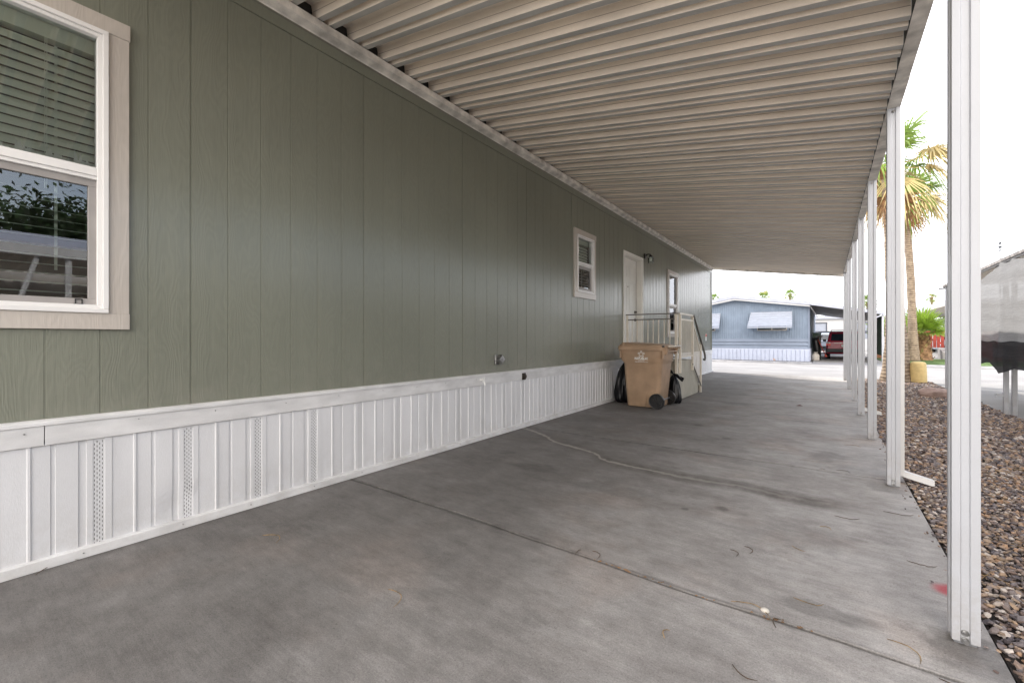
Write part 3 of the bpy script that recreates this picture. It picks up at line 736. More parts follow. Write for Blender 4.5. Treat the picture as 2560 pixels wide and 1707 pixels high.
# wall lamp by the door
mb = MB(); yl, zl = 8.98, 2.86
mb.cyl((WX+.012, yl, zl), 'x', .055, .024, 20); mb.tube([(WX+.02,yl,zl+.005),(WX+.07,yl,zl+.03),(WX+.12,yl,zl+.02),(WX+.13,yl,zl-.01)], [.014,.013,.013,.02], 10)
mb.tube([(WX+.13,yl,zl-.005),(WX+.13,yl,zl-.035)], [.035,.042], 18)
lamp = mb.build('wall_lamp', M['blackplastic'], home)
mb = MB(); mb.tube([(WX+.13,yl,zl-.03),(WX+.13,yl,zl-.05),(WX+.13,yl,zl-.12),(WX+.13,yl,zl-.16)], [.040,.058,.060,.05], 20, cap=False); mb.build('lamp_shade', M['lampglass'], lamp, smooth=True)
mb = MB(); mb.tube([(WX+.13,yl,zl-.03),(WX+.13,yl,zl-.06),(WX+.13,yl,zl-.09),(WX+.13,yl,zl-.12)], [.012,.022,.028,.010], 12); mb.build('bulb', M['print'], lamp, smooth=True)
# outlet covers, meter tag
mb = MB(); mb.box(WX, WX+.03, 3.87, 3.99, .82, .93); mb.tube([(WX+.03,3.93,.876),(WX+.075,3.93,.876),(WX+.085,3.93,.876)], [.062,.058,.045], 4)
mb.build('outlet_cover', M['chrome'], home, bevel=.006)
mb = MB(); mb.box(WX+.026, WX+.04, 4.40, 4.47, .60, .685); mb.cyl((WX+.045,4.435,.642),'x',.028,.03,16); mb.build('cable_inlet', M['bronze'], home, bevel=.004)
mb = MB(); mb.cyl((WX+.05,3.60,.665),'x',.012,.05,12); mb.tube([(WX+.07,3.60,.665),(WX+.09,3.60,.63),(WX+.09,3.60,.61)], .010, 10)
for k in range(5):
    a = k*2*pi/5; mb.tube([(WX+.078,3.60,.665),(WX+.078,3.60+.032*cos(a),.665+.032*sin(a))], .006, 6)
mb.build('hose_tap', M['white_metal'], home)
mb = MB(); mb.box(WX+.002, WX+.012, 14.62, 14.74, 1.04, 1.26); mb.m = 1; mb.box(WX+.012, WX+.015, 14.63, 14.73, 1.17, 1.25)
mb.build('wall_tag', [M['print'], mat('tag_red', (.6,.05,.04), .6)], home)

# ------------------------------------------------------------------ carport
cp = thing('carport', (.41,7,0), 'long white carport with ribbed metal roof and a row of slender posts', 'carport')
ZL, ZR, XL, XR = 3.49, 2.872, -3.045, .375
SLOPE = (ZR-ZL)/(XR-XL)
def zroof(x): return ZL + (x-XL)*SLOPE
def skew(y0, x):
    return y0 - .85*max(0, min(1, (y0-4)/11.6))*(x-XL)/(XR-XL)
YR0, YR1 = -.7, 15.6
mb = MB()
prof = [(.0,.098),(.058,.098),(.066,.094),(.077,.004),(.081,0),(.125,0),(.128,.003),(.132,.056),(.158,.056),(.164,.052),(.172,.004),(.176,0),(.220,0),(.223,.003),(.228,.095),(.232,.098)]
PER = .290
pts = []
y = YR0
while y < YR1 - .05:
    for a, b in prof: pts.append((y+a, b))
    y += PER
pts.append((y, .098))
YR1 = y
def pan_sheet(x0, x1, dz):
    mb = MB()
    for i in range(len(pts)-1):
        a, b = pts[i], pts[i+1]
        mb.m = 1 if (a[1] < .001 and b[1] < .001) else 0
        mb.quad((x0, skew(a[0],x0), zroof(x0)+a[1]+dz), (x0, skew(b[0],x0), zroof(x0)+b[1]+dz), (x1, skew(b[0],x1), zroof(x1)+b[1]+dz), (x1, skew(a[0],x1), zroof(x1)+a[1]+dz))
    return mb
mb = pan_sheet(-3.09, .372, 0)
pan = mb.build('roof_pans', [M['pan'], mat('roof_pan_shade_face', (.55,.535,.505), .42, .12, 3, .04, 30, stretch=(.5,2,1), fine=.03)], cp, normals=False)  # low faces take a greyer copy, their shade painted into the colour
# interlocking seams: a fine lip on each long riser
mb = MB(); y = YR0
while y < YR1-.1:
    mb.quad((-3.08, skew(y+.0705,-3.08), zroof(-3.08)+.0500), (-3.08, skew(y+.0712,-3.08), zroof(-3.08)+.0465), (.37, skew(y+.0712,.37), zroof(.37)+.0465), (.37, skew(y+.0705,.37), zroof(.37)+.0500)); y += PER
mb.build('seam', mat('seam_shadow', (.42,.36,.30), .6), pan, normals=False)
# hanger channel along the house
mb = MB()
mb.prism([(WX+.002,3.402),(WX+.010,3.392),(WX+.018,3.404),(WX+.076,3.420),(WX+.078,3.476),(WX+.073,3.476),(WX+.071,3.426),(WX+.014,3.410),(WX+.002,3.412)], 'y', YR0, 15.62)
mb.build('hanger_channel', M['beam'], cp, bevel=.001)
mb = MB(); mb.box(WX+.0005, WX+.0105, YR0, 15.6, 3.43, 3.62); mb.build('gap_shade_strip', M['dark_gap'], cp)  # dark strip standing in for the unlit gap above the channel
mb = MB(); mb.box(WX+.013, WX+.0145, YR0, 15.6, 3.378, 3.384); mb.build('caulk_line', M['rail_cap'], cp)
# outer beam: channel / gutter resting on posts
YB1 = 14.78
mb = MB()
mb.prism([(.376,2.864),(.450,2.864),(.450,3.03),(.376,3.03)], 'y', YR0, 3.86)
mb.prism([(.374,2.862),(.452,2.862),(.452,3.03),(.374,3.03)], 'y', 3.865, 9.0)
mb.prism([(.376,2.864),(.450,2.864),(.450,3.03),(.376,3.03)], 'y', 9.005, YB1)
mb.build('beam', M['beam'], cp, bevel=.0015)
mb = MB(); mb.box(.3728,.3757,YR0,14.7,2.870,3.02); mb.build('beam_shade_strip', M['dark_gap'], cp)  # dark strip painting the shade between pan ends and beam
# far end trim of roof
mb = MB()
for (z0, z1) in ((-.045,.075),):
    a = Vector((-3.09, skew(YR1,-3.09), zroof(-3.09))); b = Vector((.45, skew(YR1,.45), zroof(.45)))
    mb.add([(a.x,a.y,a.z+z0),(b.x,b.y,b.z+z0),(b.x,b.y,b.z+z1),(a.x,a.y,a.z+z1),(a.x,a.y+.04,a.z+z0),(b.x,b.y+.04,b.z+z0),(b.x,b.y+.04,b.z+z1),(a.x,a.y+.04,a.z+z1)],
           [(0,1,2,3),(4,7,6,5),(0,4,5,1),(3,2,6,7),(1,5,6,2),(0,3,7,4)])
mb.build('end_trim', M['beam'], cp)
# posts
def post_section():
    h = .0375; r_ = .007
    # outline with a recessed band in every face
    p = []
    def side(ax, ay, bx, by, nx, ny):
        # from corner a to corner b with recess between 30% and 64%
        for t, d in ((0,0),(.30,0),(.34,r_),(.62,r_),(.66,0)):
            p.append((ax+(bx-ax)*t-nx*d, ay+(by-ay)*t-ny*d))
    side(-h,-h,h,-h,0,-1); side(h,-h,h,h,1,0); side(h,h,-h,h,0,1); side(-h,h,-h,-h,-1,0)
    return p
PSEC = post_section()
posts = []
PY = [2.24, 4.31, 6.16, 7.98, 9.80, 11.98, 14.42]
def build_post(py, first=None):
    cx, cy = .4125, py+.0375
    if first is None:
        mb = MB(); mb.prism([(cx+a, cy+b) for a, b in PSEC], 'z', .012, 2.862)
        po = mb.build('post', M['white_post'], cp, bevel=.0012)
        for z in (.045, .018, 2.835):
            b = MB(); b.cyl((cx-.002, cy-.033 - (.004 if z != .018 else .012), z), 'y', .0065 if z > .02 else .007, .014, 10); b.cyl((cx-.002, cy-.034, z), 'y', .011, .003, 14)
            b.build('bolt', M['chrome'], po)
        b = MB(); b.box(cx-.03, cx+.03, cy-.026, cy+.03, -.001, .013); b.build('base_bracket', M['steel'], po)
        return po
    o = first.copy(); COL.objects.link(o); o.parent = cp; o.location = (0, py-PY[0], 0)
    for ch in kids(first):
        c = ch.copy(); COL.objects.link(c); c.parent = o
    return o
p0 = build_post(PY[0]); posts.append(p0)
for py in PY[1:]: posts.append(build_post(py, p0))
build_post(-.45, p0)   # one more behind the camera, seen only from other positions
# gutter downspout outlets lying off the slab edge
def spout(y, ln):
    mb = MB(); a = Vector((.455, y, .082)); b = Vector((.455+ln, y, .032))
    t = (b-a).normalized(); u = Vector((-t.y,t.x,0)).normalized()*.030; q = Vector((0,0,.021))
    rings = [[p+u-q, p+u*1.0+q, p-u+q, p-u-q] for p in (a, a+(b-a)*.5, b)]
    mb.loft([[tuple(v) for v in r_] for r_ in rings], caps=False)
    mb.tube([a, (.455, y, .05)], .02, 4) if False else None
    o = mb.build('downspout', M['white_metal'], cp)
    s = o.modifiers.new('solid','SOLIDIFY'); s.thickness = .002
spout(4.475, .20); spout(8.13, .19)
mb = MB(); mb.box(.452,.488,4.44,4.51,.06,2.86); mb.build('downspout', M['white_metal'], cp, bevel=.004)

# ------------------------------------------------------------------ entry steps
st = thing('entry_steps', (-2.6,8.6,0), 'beige entry landing with stairs and baluster railing below the white door', 'steps')
SX = -2.12; Y0 = 7.84; YL = 8.86; ZT = .70
mb = MB(); mb.prism([(Y0,.012),(9.34,.012),(9.34,.26),(YL+.02,ZT-.02),(Y0,ZT-.02)], 'x', SX-.02, SX); mb.build('side_panel', M['steps_panel'], st, bevel=.003)
mb = MB(); mb.box(WX+.05, SX-.02, Y0, Y0+.02, .03, ZT-.02); mb.build('back_panel', M['steps_panel'], st)
mb = MB(); mb.box(WX+.045, SX+.01, Y0-.01, YL, ZT-.02, ZT+.012); mb.build('landing', M['steps_panel'], st, bevel=.004)
for k in range(3):
    zt = ZT-.175*(k+1); ya = YL+.27*k
    mb = MB(); mb.box(WX+.06, SX-.022, ya, ya+.29, zt-.04, zt); mb.box(WX+.06, SX-.022, ya+.005, ya+.02, zt, zt+.135); mb.box(WX+.06, SX-.022, ya+.26, ya+.275, max(.01,zt-.175), zt-.04); mb.build('step', M['steps_panel'], st, bevel=.003)
mb = MB(); mb.box(SX-.1,SX-.03,Y0+.01,Y0+.10,0,.04); mb.build('foot_block', M['fiber'], st)
RT = 1.56
def bars(name, a, b, w, d, m, **kw): return MB().bar(a, b, w, d).build(name, m, st, **kw)
# posts
for (x, y, z0, z1, wd) in ((-3.03,Y0-.02,.70,RT-.01,.034),(SX-.012,Y0-.028,.50,RT-.01,.045),(SX+.018,Y0+.10,.50,RT-.01,.042),(SX+.018,8.83,.50,RT-.005,.042),(SX+.018,9.50,.0,1.05,.038)):
    MB().box(x-wd/2, x+wd/2, y-wd/2, y+wd/2, z0, z1).build('rail_post', M['tan_rail'], st, bevel=.003)
bars('top_rail', (-3.05,Y0-.025,RT), (SX+.03,Y0-.025,RT), .05, .018, M['rail_cap'])
bars('top_rail', (SX+.018,Y0+.03,RT-.002), (SX+.018,8.85,RT-.002), .045, .03, M['tan_rail'])
bars('mid_rail', (-3.05,Y0-.02,1.465), (SX,Y0-.02,1.465), .025, .02, M['rail_cap'])
bars('mid_rail', (SX+.018,Y0+.1,1.46), (SX+.018,8.83,1.46), .025, .03, M['tan_rail'])
bars('bottom_rail', (-3.05,Y0-.02,.785), (SX,Y0-.02,.785), .025, .018, M['rail_cap'])
bars('bottom_rail', (SX+.018,Y0+.1,.785), (SX+.018,8.83,.785), .025, .02, M['tan_rail'])
x = -2.935
while x < SX-.06:
    MB().box(x-.007, x+.007, Y0-.027, Y0-.013, .785, 1.465).build('baluster', M['tan_rail'], st); x += .0985
y = Y0+.19
while y < 8.78:
    MB().box(SX+.0135, SX+.0225, y-.006, y+.006, .785, 1.46).build('baluster', M['tan_rail'], st); y += .082
# stair flight rails
def zt(y): return 1.44 - (y-8.83)*(.62/.67)
def zb(y): return .60 - (y-8.83)*(.47/.67)
bars('stair_rail', (SX+.018,8.84,zt(8.84)), (SX+.018,9.50,zt(9.50)), .024, .03, M['tan_rail'])
bars('stair_bottom_rail', (SX+.03,8.80,zb(8.80)), (SX+.03,9.52,zb(9.52)), .016, .02, M['rail_cap'])
y = 8.92
while y < 9.47:
    MB().box(SX+.0135, SX+.0225, y-.006, y+.006, zb(y), zt(y)).build('baluster', M['tan_rail'], st); y += .085
mb = MB(); mb.tube([(SX+.035,8.80,RT+.0),(SX+.04,8.86,RT-.02),(SX+.045,9.74,RT-.77),(SX+.045,9.79,RT-.86),(SX+.04,9.77,RT-.90),(SX+.035,9.70,RT-.885)], .021, 10); mb.build('handrail', M['rail_cap'], st, smooth=True)

# ------------------------------------------------------------------ wheelie bin
bn = thing('wheelie_bin', (-2.40,7.1,0), 'tan wheeled trash cart with white star logo standing beside the entry steps', 'trash cart')
def rrect(x0, x1, y0, y1, r_, z, n=5, tilt=0):
    out = []
    for cx, cy, a0 in ((x1-r_, y1-r_, 0), (x0+r_, y1-r_, 90), (x0+r_, y0+r_, 180), (x1-r_, y0+r_, 270)):
        for k in range(n):
            a = radians(a0 + 90*k/(n-1)); px = cx+r_*cos(a); out.append((px, cy+r_*sin(a), z+tilt*(px-x0)))
    return out
rings = []
for (z, x0, x1, ya, yb_, r_) in ((.012,-2.655,-2.15,6.855,7.355,.05),(.03,-2.665,-2.14,6.845,7.365,.06),(.33,-2.69,-2.115,6.825,7.38,.07),(.70,-2.712,-2.085,6.805,7.405,.075),(.725,-2.720,-2.080,6.795,7.412,.075),(.76,-2.750,-2.065,6.778,7.43,.075),(.955,-2.765,-2.045,6.770,7.44,.075),(.985,-2.768,-2.04,6.768,7.442,.075)):
    rings.append(rrect(x0, x1, ya, yb_, r_, z))
mb = MB(); mb.loft(rings)
body = mb.build('body', M['bin'], bn, smooth=True)
mod = body.modifiers.new('es','EDGE_SPLIT'); mod.split_angle = radians(28)
# rim band, brackets, ribs
mb = MB()
rim = [rrect(-2.79,-2.025,6.745,7.45,.07,.925), rrect(-2.795,-2.02,6.74,7.455,.07,.985), rrect(-2.785,-2.03,6.75,7.445,.07,.992)]
mb.loft(rim); mb.build('rim', M['bin'], bn, bevel=.004)
mb = MB()
for x in (-2.735, -2.045):
    mb = MB(); mb.prism([(x-.016,.92),(x+.016,.92),(x+.012,.80),(x-.012,.80)], 'y', 6.752, 6.80); mb.build('rim_bracket', M['bin'], bn, bevel=.003)
# lid
lid = []
for (z, e, t) in ((.994,.0,0),(1.008,.0,0),(1.024,.02,-.02),(1.046,.05,-.045),(1.050,.09,-.045)):
    lid.append(rrect(-2.78+e, -2.06-e*.5, 6.75+e, 7.445-e, .07, z, tilt=t))
mb = MB(); mb.loft(lid); mb.build('lid', M['bin'], bn, smooth=True).modifiers.new('es','EDGE_SPLIT').split_angle = radians(25)
mb = MB(); mb.box(-2.70,-2.67,6.75,6.80,1.0,1.045); mb.box(-2.74,-2.62,6.83,7.38,1.03,1.052); mb.build('lid_grip', M['bin'], bn, bevel=.008)
# handle bracket on the right
mb = MB()
for y in (6.80, 7.33):
    mb.prism([(-2.04,.985),(-1.955,.998),(-1.955,.975),(-1.975,.955),(-2.00,.87),(-2.04,.85)], 'y', y, y+.05)
mb.box(-2.03,-1.99,6.85,7.33,.90,.92); mb.prism([(-2.02,.955),(-1.965,.975),(-1.965,.965),(-2.02,.945)], 'y', 6.85, 7.33)
for k in range(6): mb.box(-1.99, -1.955, 6.80+k*.112, 6.815+k*.112, .955, .985)
mb.build('handle_bracket', M['bin'], bn, bevel=.004)
mb = MB(); mb.tube([(-1.962,6.77,.992),(-1.962,7.42,.992)], .015, 12); mb.build('handle', mat('handle_pale', (.62,.55,.46), .4), bn, smooth=True)
mb = MB(); mb.cyl((-2.04,6.765,.992),'y',.016,.03,14); mb.build('hinge_cap', M['blackplastic'], bn)
# wheel arch relief
mb = MB(); pts_ = [(-2.175+.165*cos(a), 6.83, .125+.165*sin(a)+.03) for a in [radians(t) for t in range(90, 185, 8)]]
mb.tube(pts_ + [(-2.34,6.84,.02)], .008, 6); mb.build('wheel_arch', M['bin'], bn, smooth=True)
def wheel(cy, side):
    cx, cz, r_ = -2.155, .122, .120
    mb = MB()
    for k in range(1):
        n = 40; rg = []
        for (yy, rr) in ((-.028,.100),(-.030,.112),(-.022,.120),(.022,.120),(.030,.112),(.028,.100)):
            rg.append([(cx+rr*cos(2*pi*q/n), cy+yy, cz+rr*sin(2*pi*q/n)) for q in range(n)])
        mb.loft(rg, caps=False)
    for q in range(30):
        a = 2*pi*q/30; mb.box(cx+.119*cos(a)-.004, cx+.119*cos(a)+.004, cy-.024, cy+.024, cz+.119*sin(a)-.004, cz+.119*sin(a)+.004)
    wh = mb.build('wheel', M['blackplastic'], bn)
    mb = MB(); mb.cyl((cx,cy,cz),'y',.100,.020,36); mb.cyl((cx,cy,cz),'y',.026,.066,20)
    for q in range(6):
        a = radians(30+60*q); mb.bar((cx,cy,cz),(cx+.100*cos(a),cy,cz+.100*sin(a)),.012,.058,up=(0,1,0))
    mb.build('rim', M['blackplastic'], wh)
wheel(6.80, -1); wheel(7.41, 1)
mb = MB(); mb.tube([(-2.135,6.80,.122),(-2.135,7.41,.122)], .011, 10); mb.build('axle', M['steel'], bn)
# printed logo: star of five open loops + text, laid on the front face
def face_y(z):
    pr = [(.012,6.855),(.03,6.845),(.33,6.825),(.70,6.805),(.725,6.795),(.76,6.778),(.955,6.770),(.985,6.768)]
    for (a, b), (c, d) in zip(pr, pr[1:]):
        if a <= z <= c: return b+(d-b)*(z-a)/(c-a)
    return 6.77
LX = -2.395
mb = MB()
def stroke(pts2, wd):
    n = len(pts2)
    for i in range(n-1):
        (x0,z0),(x1,z1) = pts2[i], pts2[i+1]
        dx, dz = x1-x0, z1-z0; l = sqrt(dx*dx+dz*dz)+1e-9; nx, nz = -dz/l*wd/2, dx/l*wd/2; ex, ez = dx/l*wd*.15, dz/l*wd*.15
        P = [(x0+nx-ex,z0+nz-ez),(x0-nx-ex,z0-nz-ez),(x1-nx+ex,z1-nz+ez),(x1+nx+ex,z1+nz+ez)]
        mb.add([(a, face_y(b)-.0025, b) for a, b in P], [(0,1,2,3)])
cz = .865
for k in range(5):
    a0 = pi/2 + k*2*pi/5
    loop = []
    # each arm: a loop that runs out, turns round and comes back open
    for t in range(0, 13):
        u = t/12; ang = -1.0 + u*4.4
        lx = .040 + .0125*cos(ang); ly = .0125*sin(ang)
        loop.append((lx, ly))
    loop = [(.018, -.0135)] + loop
    P = [(LX + q*cos(a0) - s_*sin(a0), cz + q*sin(a0) + s_*cos(a0)) for q, s_ in loop]
    stroke(P, .008)
mb.build('logo', M['print'], bn, normals=False)
def text(s, cx, z, size, sx=1, bold=0):
    cu = bpy.data.curves.new('t', 'FONT'); cu.body = s; cu.size = size; cu.align_x = 'CENTER'; cu.offset = bold; cu.resolution_u = 2
    to = bpy.data.objects.new('t', cu); COL.objects.link(to)
    dg = bpy.context.evaluated_depsgraph_get(); me = bpy.data.meshes.new_from_object(to.evaluated_get(dg))
    bpy.data.objects.remove(to)
    m_ = MB(); m_.add([(cx + v.co.x*sx, face_y(z+v.co.y)-.003, z+v.co.y) for v in me.vertices], [tuple(p.vertices) for p in me.polygons])
    bpy.data.meshes.remove(me)
    m_.build('lettering', M['print'], bn, normals=False)
text('REPUBLIC', LX, .780, .048, 1.05, .002)
text('SERVICES', LX, .758, .020, 1.25, .0003)
text('RepublicServices.com', LX, .736, .021, 1.15, .0006)

# ------------------------------------------------------------------ trash bags
def bag(name, label, c, rx, ry, h, seed, ears):
    r_ = random.Random(seed); mb = MB(); rings = []; n = 40
    zs = [0, .04, .12, .25, .4, .55, .7, .82, .9, .96, 1.0]
    rad = [.72, .96, 1.06, 1.08, 1.0, .9, .74, .55, .34, .16, .09]
    ph = [r_.uniform(0,6.28) for _ in range(8)]
    for z, q in zip(zs, rad):
        ring = []
        for k in range(n):
            a = 2*pi*k/n
            f = 1 + .07*sin(3*a+ph[0]+z*3) + .05*sin(7*a+ph[1]-z*5) + .04*sin(12*a+ph[2]+z*9) + .03*sin(19*a+ph[3]+z*4)*(.4+z) + .05*r_.uniform(-.5,.5)
            ring.append((c[0]+rx*q*f*cos(a), c[1]+ry*q*f*sin(a), c[2]+h*z+.012*sin(9*a+ph[4])))
        rings.append(ring)
    mb.loft(rings)
    o = mb.build(name, M['bag'], None, origin=c, smooth=False, sub=1); tag(o, label, 'trash bag')
    mb = MB()
    for (dx, dy, dz, s_) in ears:
        t = Vector(c)+Vector((0,0,h)); e = t + Vector((dx,dy,dz)); u = Vector((-dy,dx,0)).normalized()*s_
        if u.length < 1e-4: u = Vector((s_,0,0))
        m1 = (t+e)/2
        mb.loft([[tuple(t+u*.15), tuple(t+Vector((0,0,.012))), tuple(t-u*.15), tuple(t-Vector((0,0,.012)))],
                 [tuple(m1+u*.9+Vector((0,0,.02))), tuple(m1+Vector((0,0,.045))), tuple(m1-u*.8), tuple(m1-Vector((0,0,.02)))],
                 [tuple(e+u*.9+Vector((0,0,.03))), tuple(e+Vector((0,0,.0))), tuple(e-u*.6-Vector((0,0,.02))), tuple(e-Vector((0,0,.03)))]])
    mb.build('tie_ear', M['bag'], o)
    return o
bag('trash_bag', 'tall black trash bag leaning between the skirting and the tan cart', (-2.865,7.28,.0), .155, .20, .70, 4, [(-.05,.04,.05,.04)])
bag('trash_bag', 'black trash bag with a pointed tie poking out by the steps side panel', (-2.135,7.66,.0), .125, .12, .50, 9, [(.17,-.08,-.09,.05),(-.05,-.04,.05,.03)])

# ------------------------------------------------------------------ litter on the slab
G_ = 'dry palm strands on the slab'
STR = [((-1.577,1.215),(-1.453,1.142),1,'tan','curved tan palm strand alone in the middle of the near slab'),
 ((-.993,2.071),(-.938,2.01),1,'dk','short strand beside the near joint, left of the orange debris'),
 ((-1.051,1.994),(-1.048,2.048),0,'dk','tiny dark twig lying across the near joint'),
 ((-.327,2.024),(-.177,1.979),1,'tan','long tan strand just past the near joint beside the white pebble'),
 ((-.156,1.943),(-.143,2.01),1,'dk','hooked dark strand under the white pebble'),
 ((-.114,2.215),(-.007,2.232),-1,'tan','tan strand above the white pebble beyond the near joint'),
 ((-.41,2.516),(-.372,2.458),1,'dk','left of two small hooked strands in the second slab'),
 ((-.355,2.603),(-.321,2.529),1,'dk','right of two small hooked strands in the second slab'),
 ((.043,3.386),(.169,3.424),-1,'dk','dark curved strand at the tip of the water stain'),
 ((-.029,3.144),(.025,3.114),1,'tan','short tan strand just nearer than the water stain tip'),
 ((-.148,2.762),(-.088,2.728),-1,'tan','faint curled strand in the middle of the second slab'),
 ((-.26,1.636),(-.181,1.606),-1,'dk','dark arched strand near the bottom edge of the photo'),
 ((-.486,1.628),(-.483,1.684),1,'tan','short pale strand nearer than the joint toward the middle'),
 ((.183,2.115),(.262,2.02),1,'tan','long strand lying across the joint left of the nearest post'),
 ((.30,1.97),(.33,1.90),1,'dk','dark strand at the foot of the nearest post'),
 ((.33,2.92),(.44,2.93),-1,'dk','dark strand beyond the red paint spot'),
 ((.071,4.564),(.163,4.517),1,'dk','longer twig beside the second joint'),
 ((-.042,4.527),(-.002,4.511),0,'dk','short twig beside the second joint'),
 ((-2.585,1.122),(-2.426,1.123),1,'tan','tan strand near the skirting on the near slab'),
 ((-3.02,.299),(-3.04,.46),1,'dk','dark strand against the skirting bottom rail at the left edge'),
 ((.30,3.66),(.45,3.70),-1,'dk','straight dark strand near the slab edge before the second post'),
 ((.15,5.69),(.29,5.64),1,'tan','tan strand in the third slab near the third post')]
for i, (a, b, cvt, c, lab) in enumerate(STR):
    a = Vector((*a, .004)); b = Vector((*b, .004)); d = b-a; nrm = Vector((-d.y, d.x, 0))*.32*cvt
    r_ = random.Random(i)
    pts_ = []
    for k in range(9):
        t = k/8; p = a + d*t + nrm*4*t*(1-t)*(.7+.5*t); p.z = .0035 + .006*sin(pi*t)*r_.uniform(.5,1.2); pts_.append(p)
    mb = MB(); mb.tube(pts_, [.0011]+[.0018]*6+[.0014,.0006], 5)
    tag(mb.build('palm_strand', M['fiber'] if c == 'tan' else M['fiber_dark'], None, origin=tuple(a)), lab, 'plant litter', G_)
mb = MB()
mb.loft([[(-.202+.017*q*cos(a), 2.036+.014*q*sin(a), z) for a in [2*pi*k/14 for k in range(14)]] for q, z in ((.8,.0),(1,.004),(.85,.010),(.4,.014))])
tag(mb.build('pebble', M['cream'], None, origin=(-.202,2.036,0), smooth=True), 'small round white pebble sitting at the near joint', 'pebble')
mb = MB(); mb.add([(-.40,8.47,.01),(-.35,8.50,.03),(-.30,8.45,.012),(-.35,8.40,.02)], [(0,1,3),(1,2,3)])
tag(mb.build('dry_leaf', mat('leaf_maroon', (.11,.03,.025), .7), None, origin=(-.35,8.45,0)), 'small curled maroon leaf on the slab in line with the bin', 'leaf')
# orange debris in joint
mb = MB(); r_ = random.Random(12)
for k in range(46):
    x = r_.choice([r_.gauss(-.83,.06), r_.gauss(-.12,.05), r_.gauss(-.5,.2)]); y = 2.0+.010*sin(x*2.3+6)+.006*sin(x*7+2)+r_.gauss(0,.006); s_ = r_.uniform(.003,.009)
    mb.add([(x-s_,y,.001),(x,y-s_*.5,.005),(x+s_,y+s_*.3,.002),(x,y+s_*.6,.006)], [(0,1,2),(0,2,3)])
tag(mb.build('joint_debris', M['leaf_brown']), 'crumbs of brown plant debris caught in the near slab joint', 'plant litter', kind='stuff')

# ------------------------------------------------------------------ boulder, bollard
def boulder():
    bm = bmesh.new(); bmesh.ops.create_icosphere(bm, subdivisions=4, radius=1)
    from mathutils import noise
    for v in bm.verts:
        p = v.co.copy(); n = noise.noise(p*1.3+Vector((3,1,2)))*.35 + noise.noise(p*3.4)*.14 + noise.noise(p*8)*.05
        q = p*(1+n); v.co = Vector((q.x*.25, q.y*.22, q.z*.17))
    me = bpy.data.meshes.new('boulder'); bm.to_mesh(me); bm.free(); me.materials.append(M['rock'])
    o = bpy.data.objects.new('boulder', me); COL.objects.link(o); o.location = (1.72,11.35,.03)
    tag(o, 'low reddish boulder half sunk in the pebbles', 'rock')
boulder()
mb = MB(); c = (1.87,14.72)
sec = [(.0,.165),(.04,.168),(.30,.160),(.46,.150),(.50,.140),(.520,.118),(.528,.085),(.530,.02)]
mb.loft([[(c[0]+q*cos(a), c[1]+q*sin(a), z) for a in [2*pi*k/32 for k in range(32)]] for z, q in sec])
tag(mb.build('bollard', M['bollard'], None, origin=(c[0],c[1],0), smooth=True), 'squat yellow cylindrical bollard with rounded top on the pebbles by the street', 'bollard')

# ------------------------------------------------------------------ palms
def fan(mb, base, az, el, pet, RR, r_, n=20, droop=.25, mi=0, fold=.25):
    d = Vector((cos(az)*cos(el), sin(az)*cos(el), sin(el))); up = Vector((0,0,1))
    p0 = Vector(base); 
    sag = pet*.12
    hub = p0 + d*pet - Vector((0,0,sag))
    d2 = (d - Vector((0,0,.25+.2*(1-el)))).normalized()
    side = d2.cross(up).normalized(); nn = side.cross(d2).normalized()
    mb.m = mi
    mb.tube([p0, p0+d*pet*.5-Vector((0,0,sag*.3)), hub], [.02*RR, .014*RR, .009*RR], 5, cap=False)
    roll = r_.uniform(-.5,.5); side2 = side*cos(roll)+nn*sin(roll); nn2 = nn*cos(roll)-side*sin(roll)
    for k in range(n):
        a = radians(-105 + 210*k/(n-1)) + r_.uniform(-.04,.04)
        v = (d2*cos(a) + side2*sin(a) + nn2*fold*abs(sin(a))).normalized()
        ln = RR*(.72+.28*cos(a))*r_.uniform(.88,1.08); w_ = RR*.027
        s_ = v.cross(nn2).normalized()*w_
        dr = droop*ln*r_.uniform(.6,1.4)
        P = []
        for t, ww in ((.02,.35),(.35,1.0),(.68,.75),(.88,.38),(1.0,.04)):
            q = hub + v*ln*t - Vector((0,0,dr*max(0,(t-.35))**1.6*1.7)); P.append((q - s_*ww, q + s_*ww))
        vs = [x for pr in P for x in pr]
        mb.add(vs, [(2*i,2*i+1,2*i+3,2*i+2) for i in range(4)])
def trunk(root, x, y, h, rb, rt, m, bulge=1.0, lean=(0,0), name='trunk'):
    mb = MB(); rings = []; n = 22; r_ = random.Random(int(x*100))
    K = 40
    for i in range(K+1):
        t = i/K; z = h*t; q = rt+(rb-rt)*math.exp(-t*h/ .9)*bulge + (rb-rt)*.12*(1-t)
        wob = 1+.02*sin(z*9+x)+.015*r_.uniform(-1,1)
        rings.append([(x+lean[0]*t*t+q*wob*cos(2*pi*k/n)*(1+.03*sin(3*k+z*2)), y+lean[1]*t*t+q*wob*sin(2*pi*k/n), z-.05) for k in range(n)])
    mb.loft(rings); return mb.build(name, m, root, smooth=True)
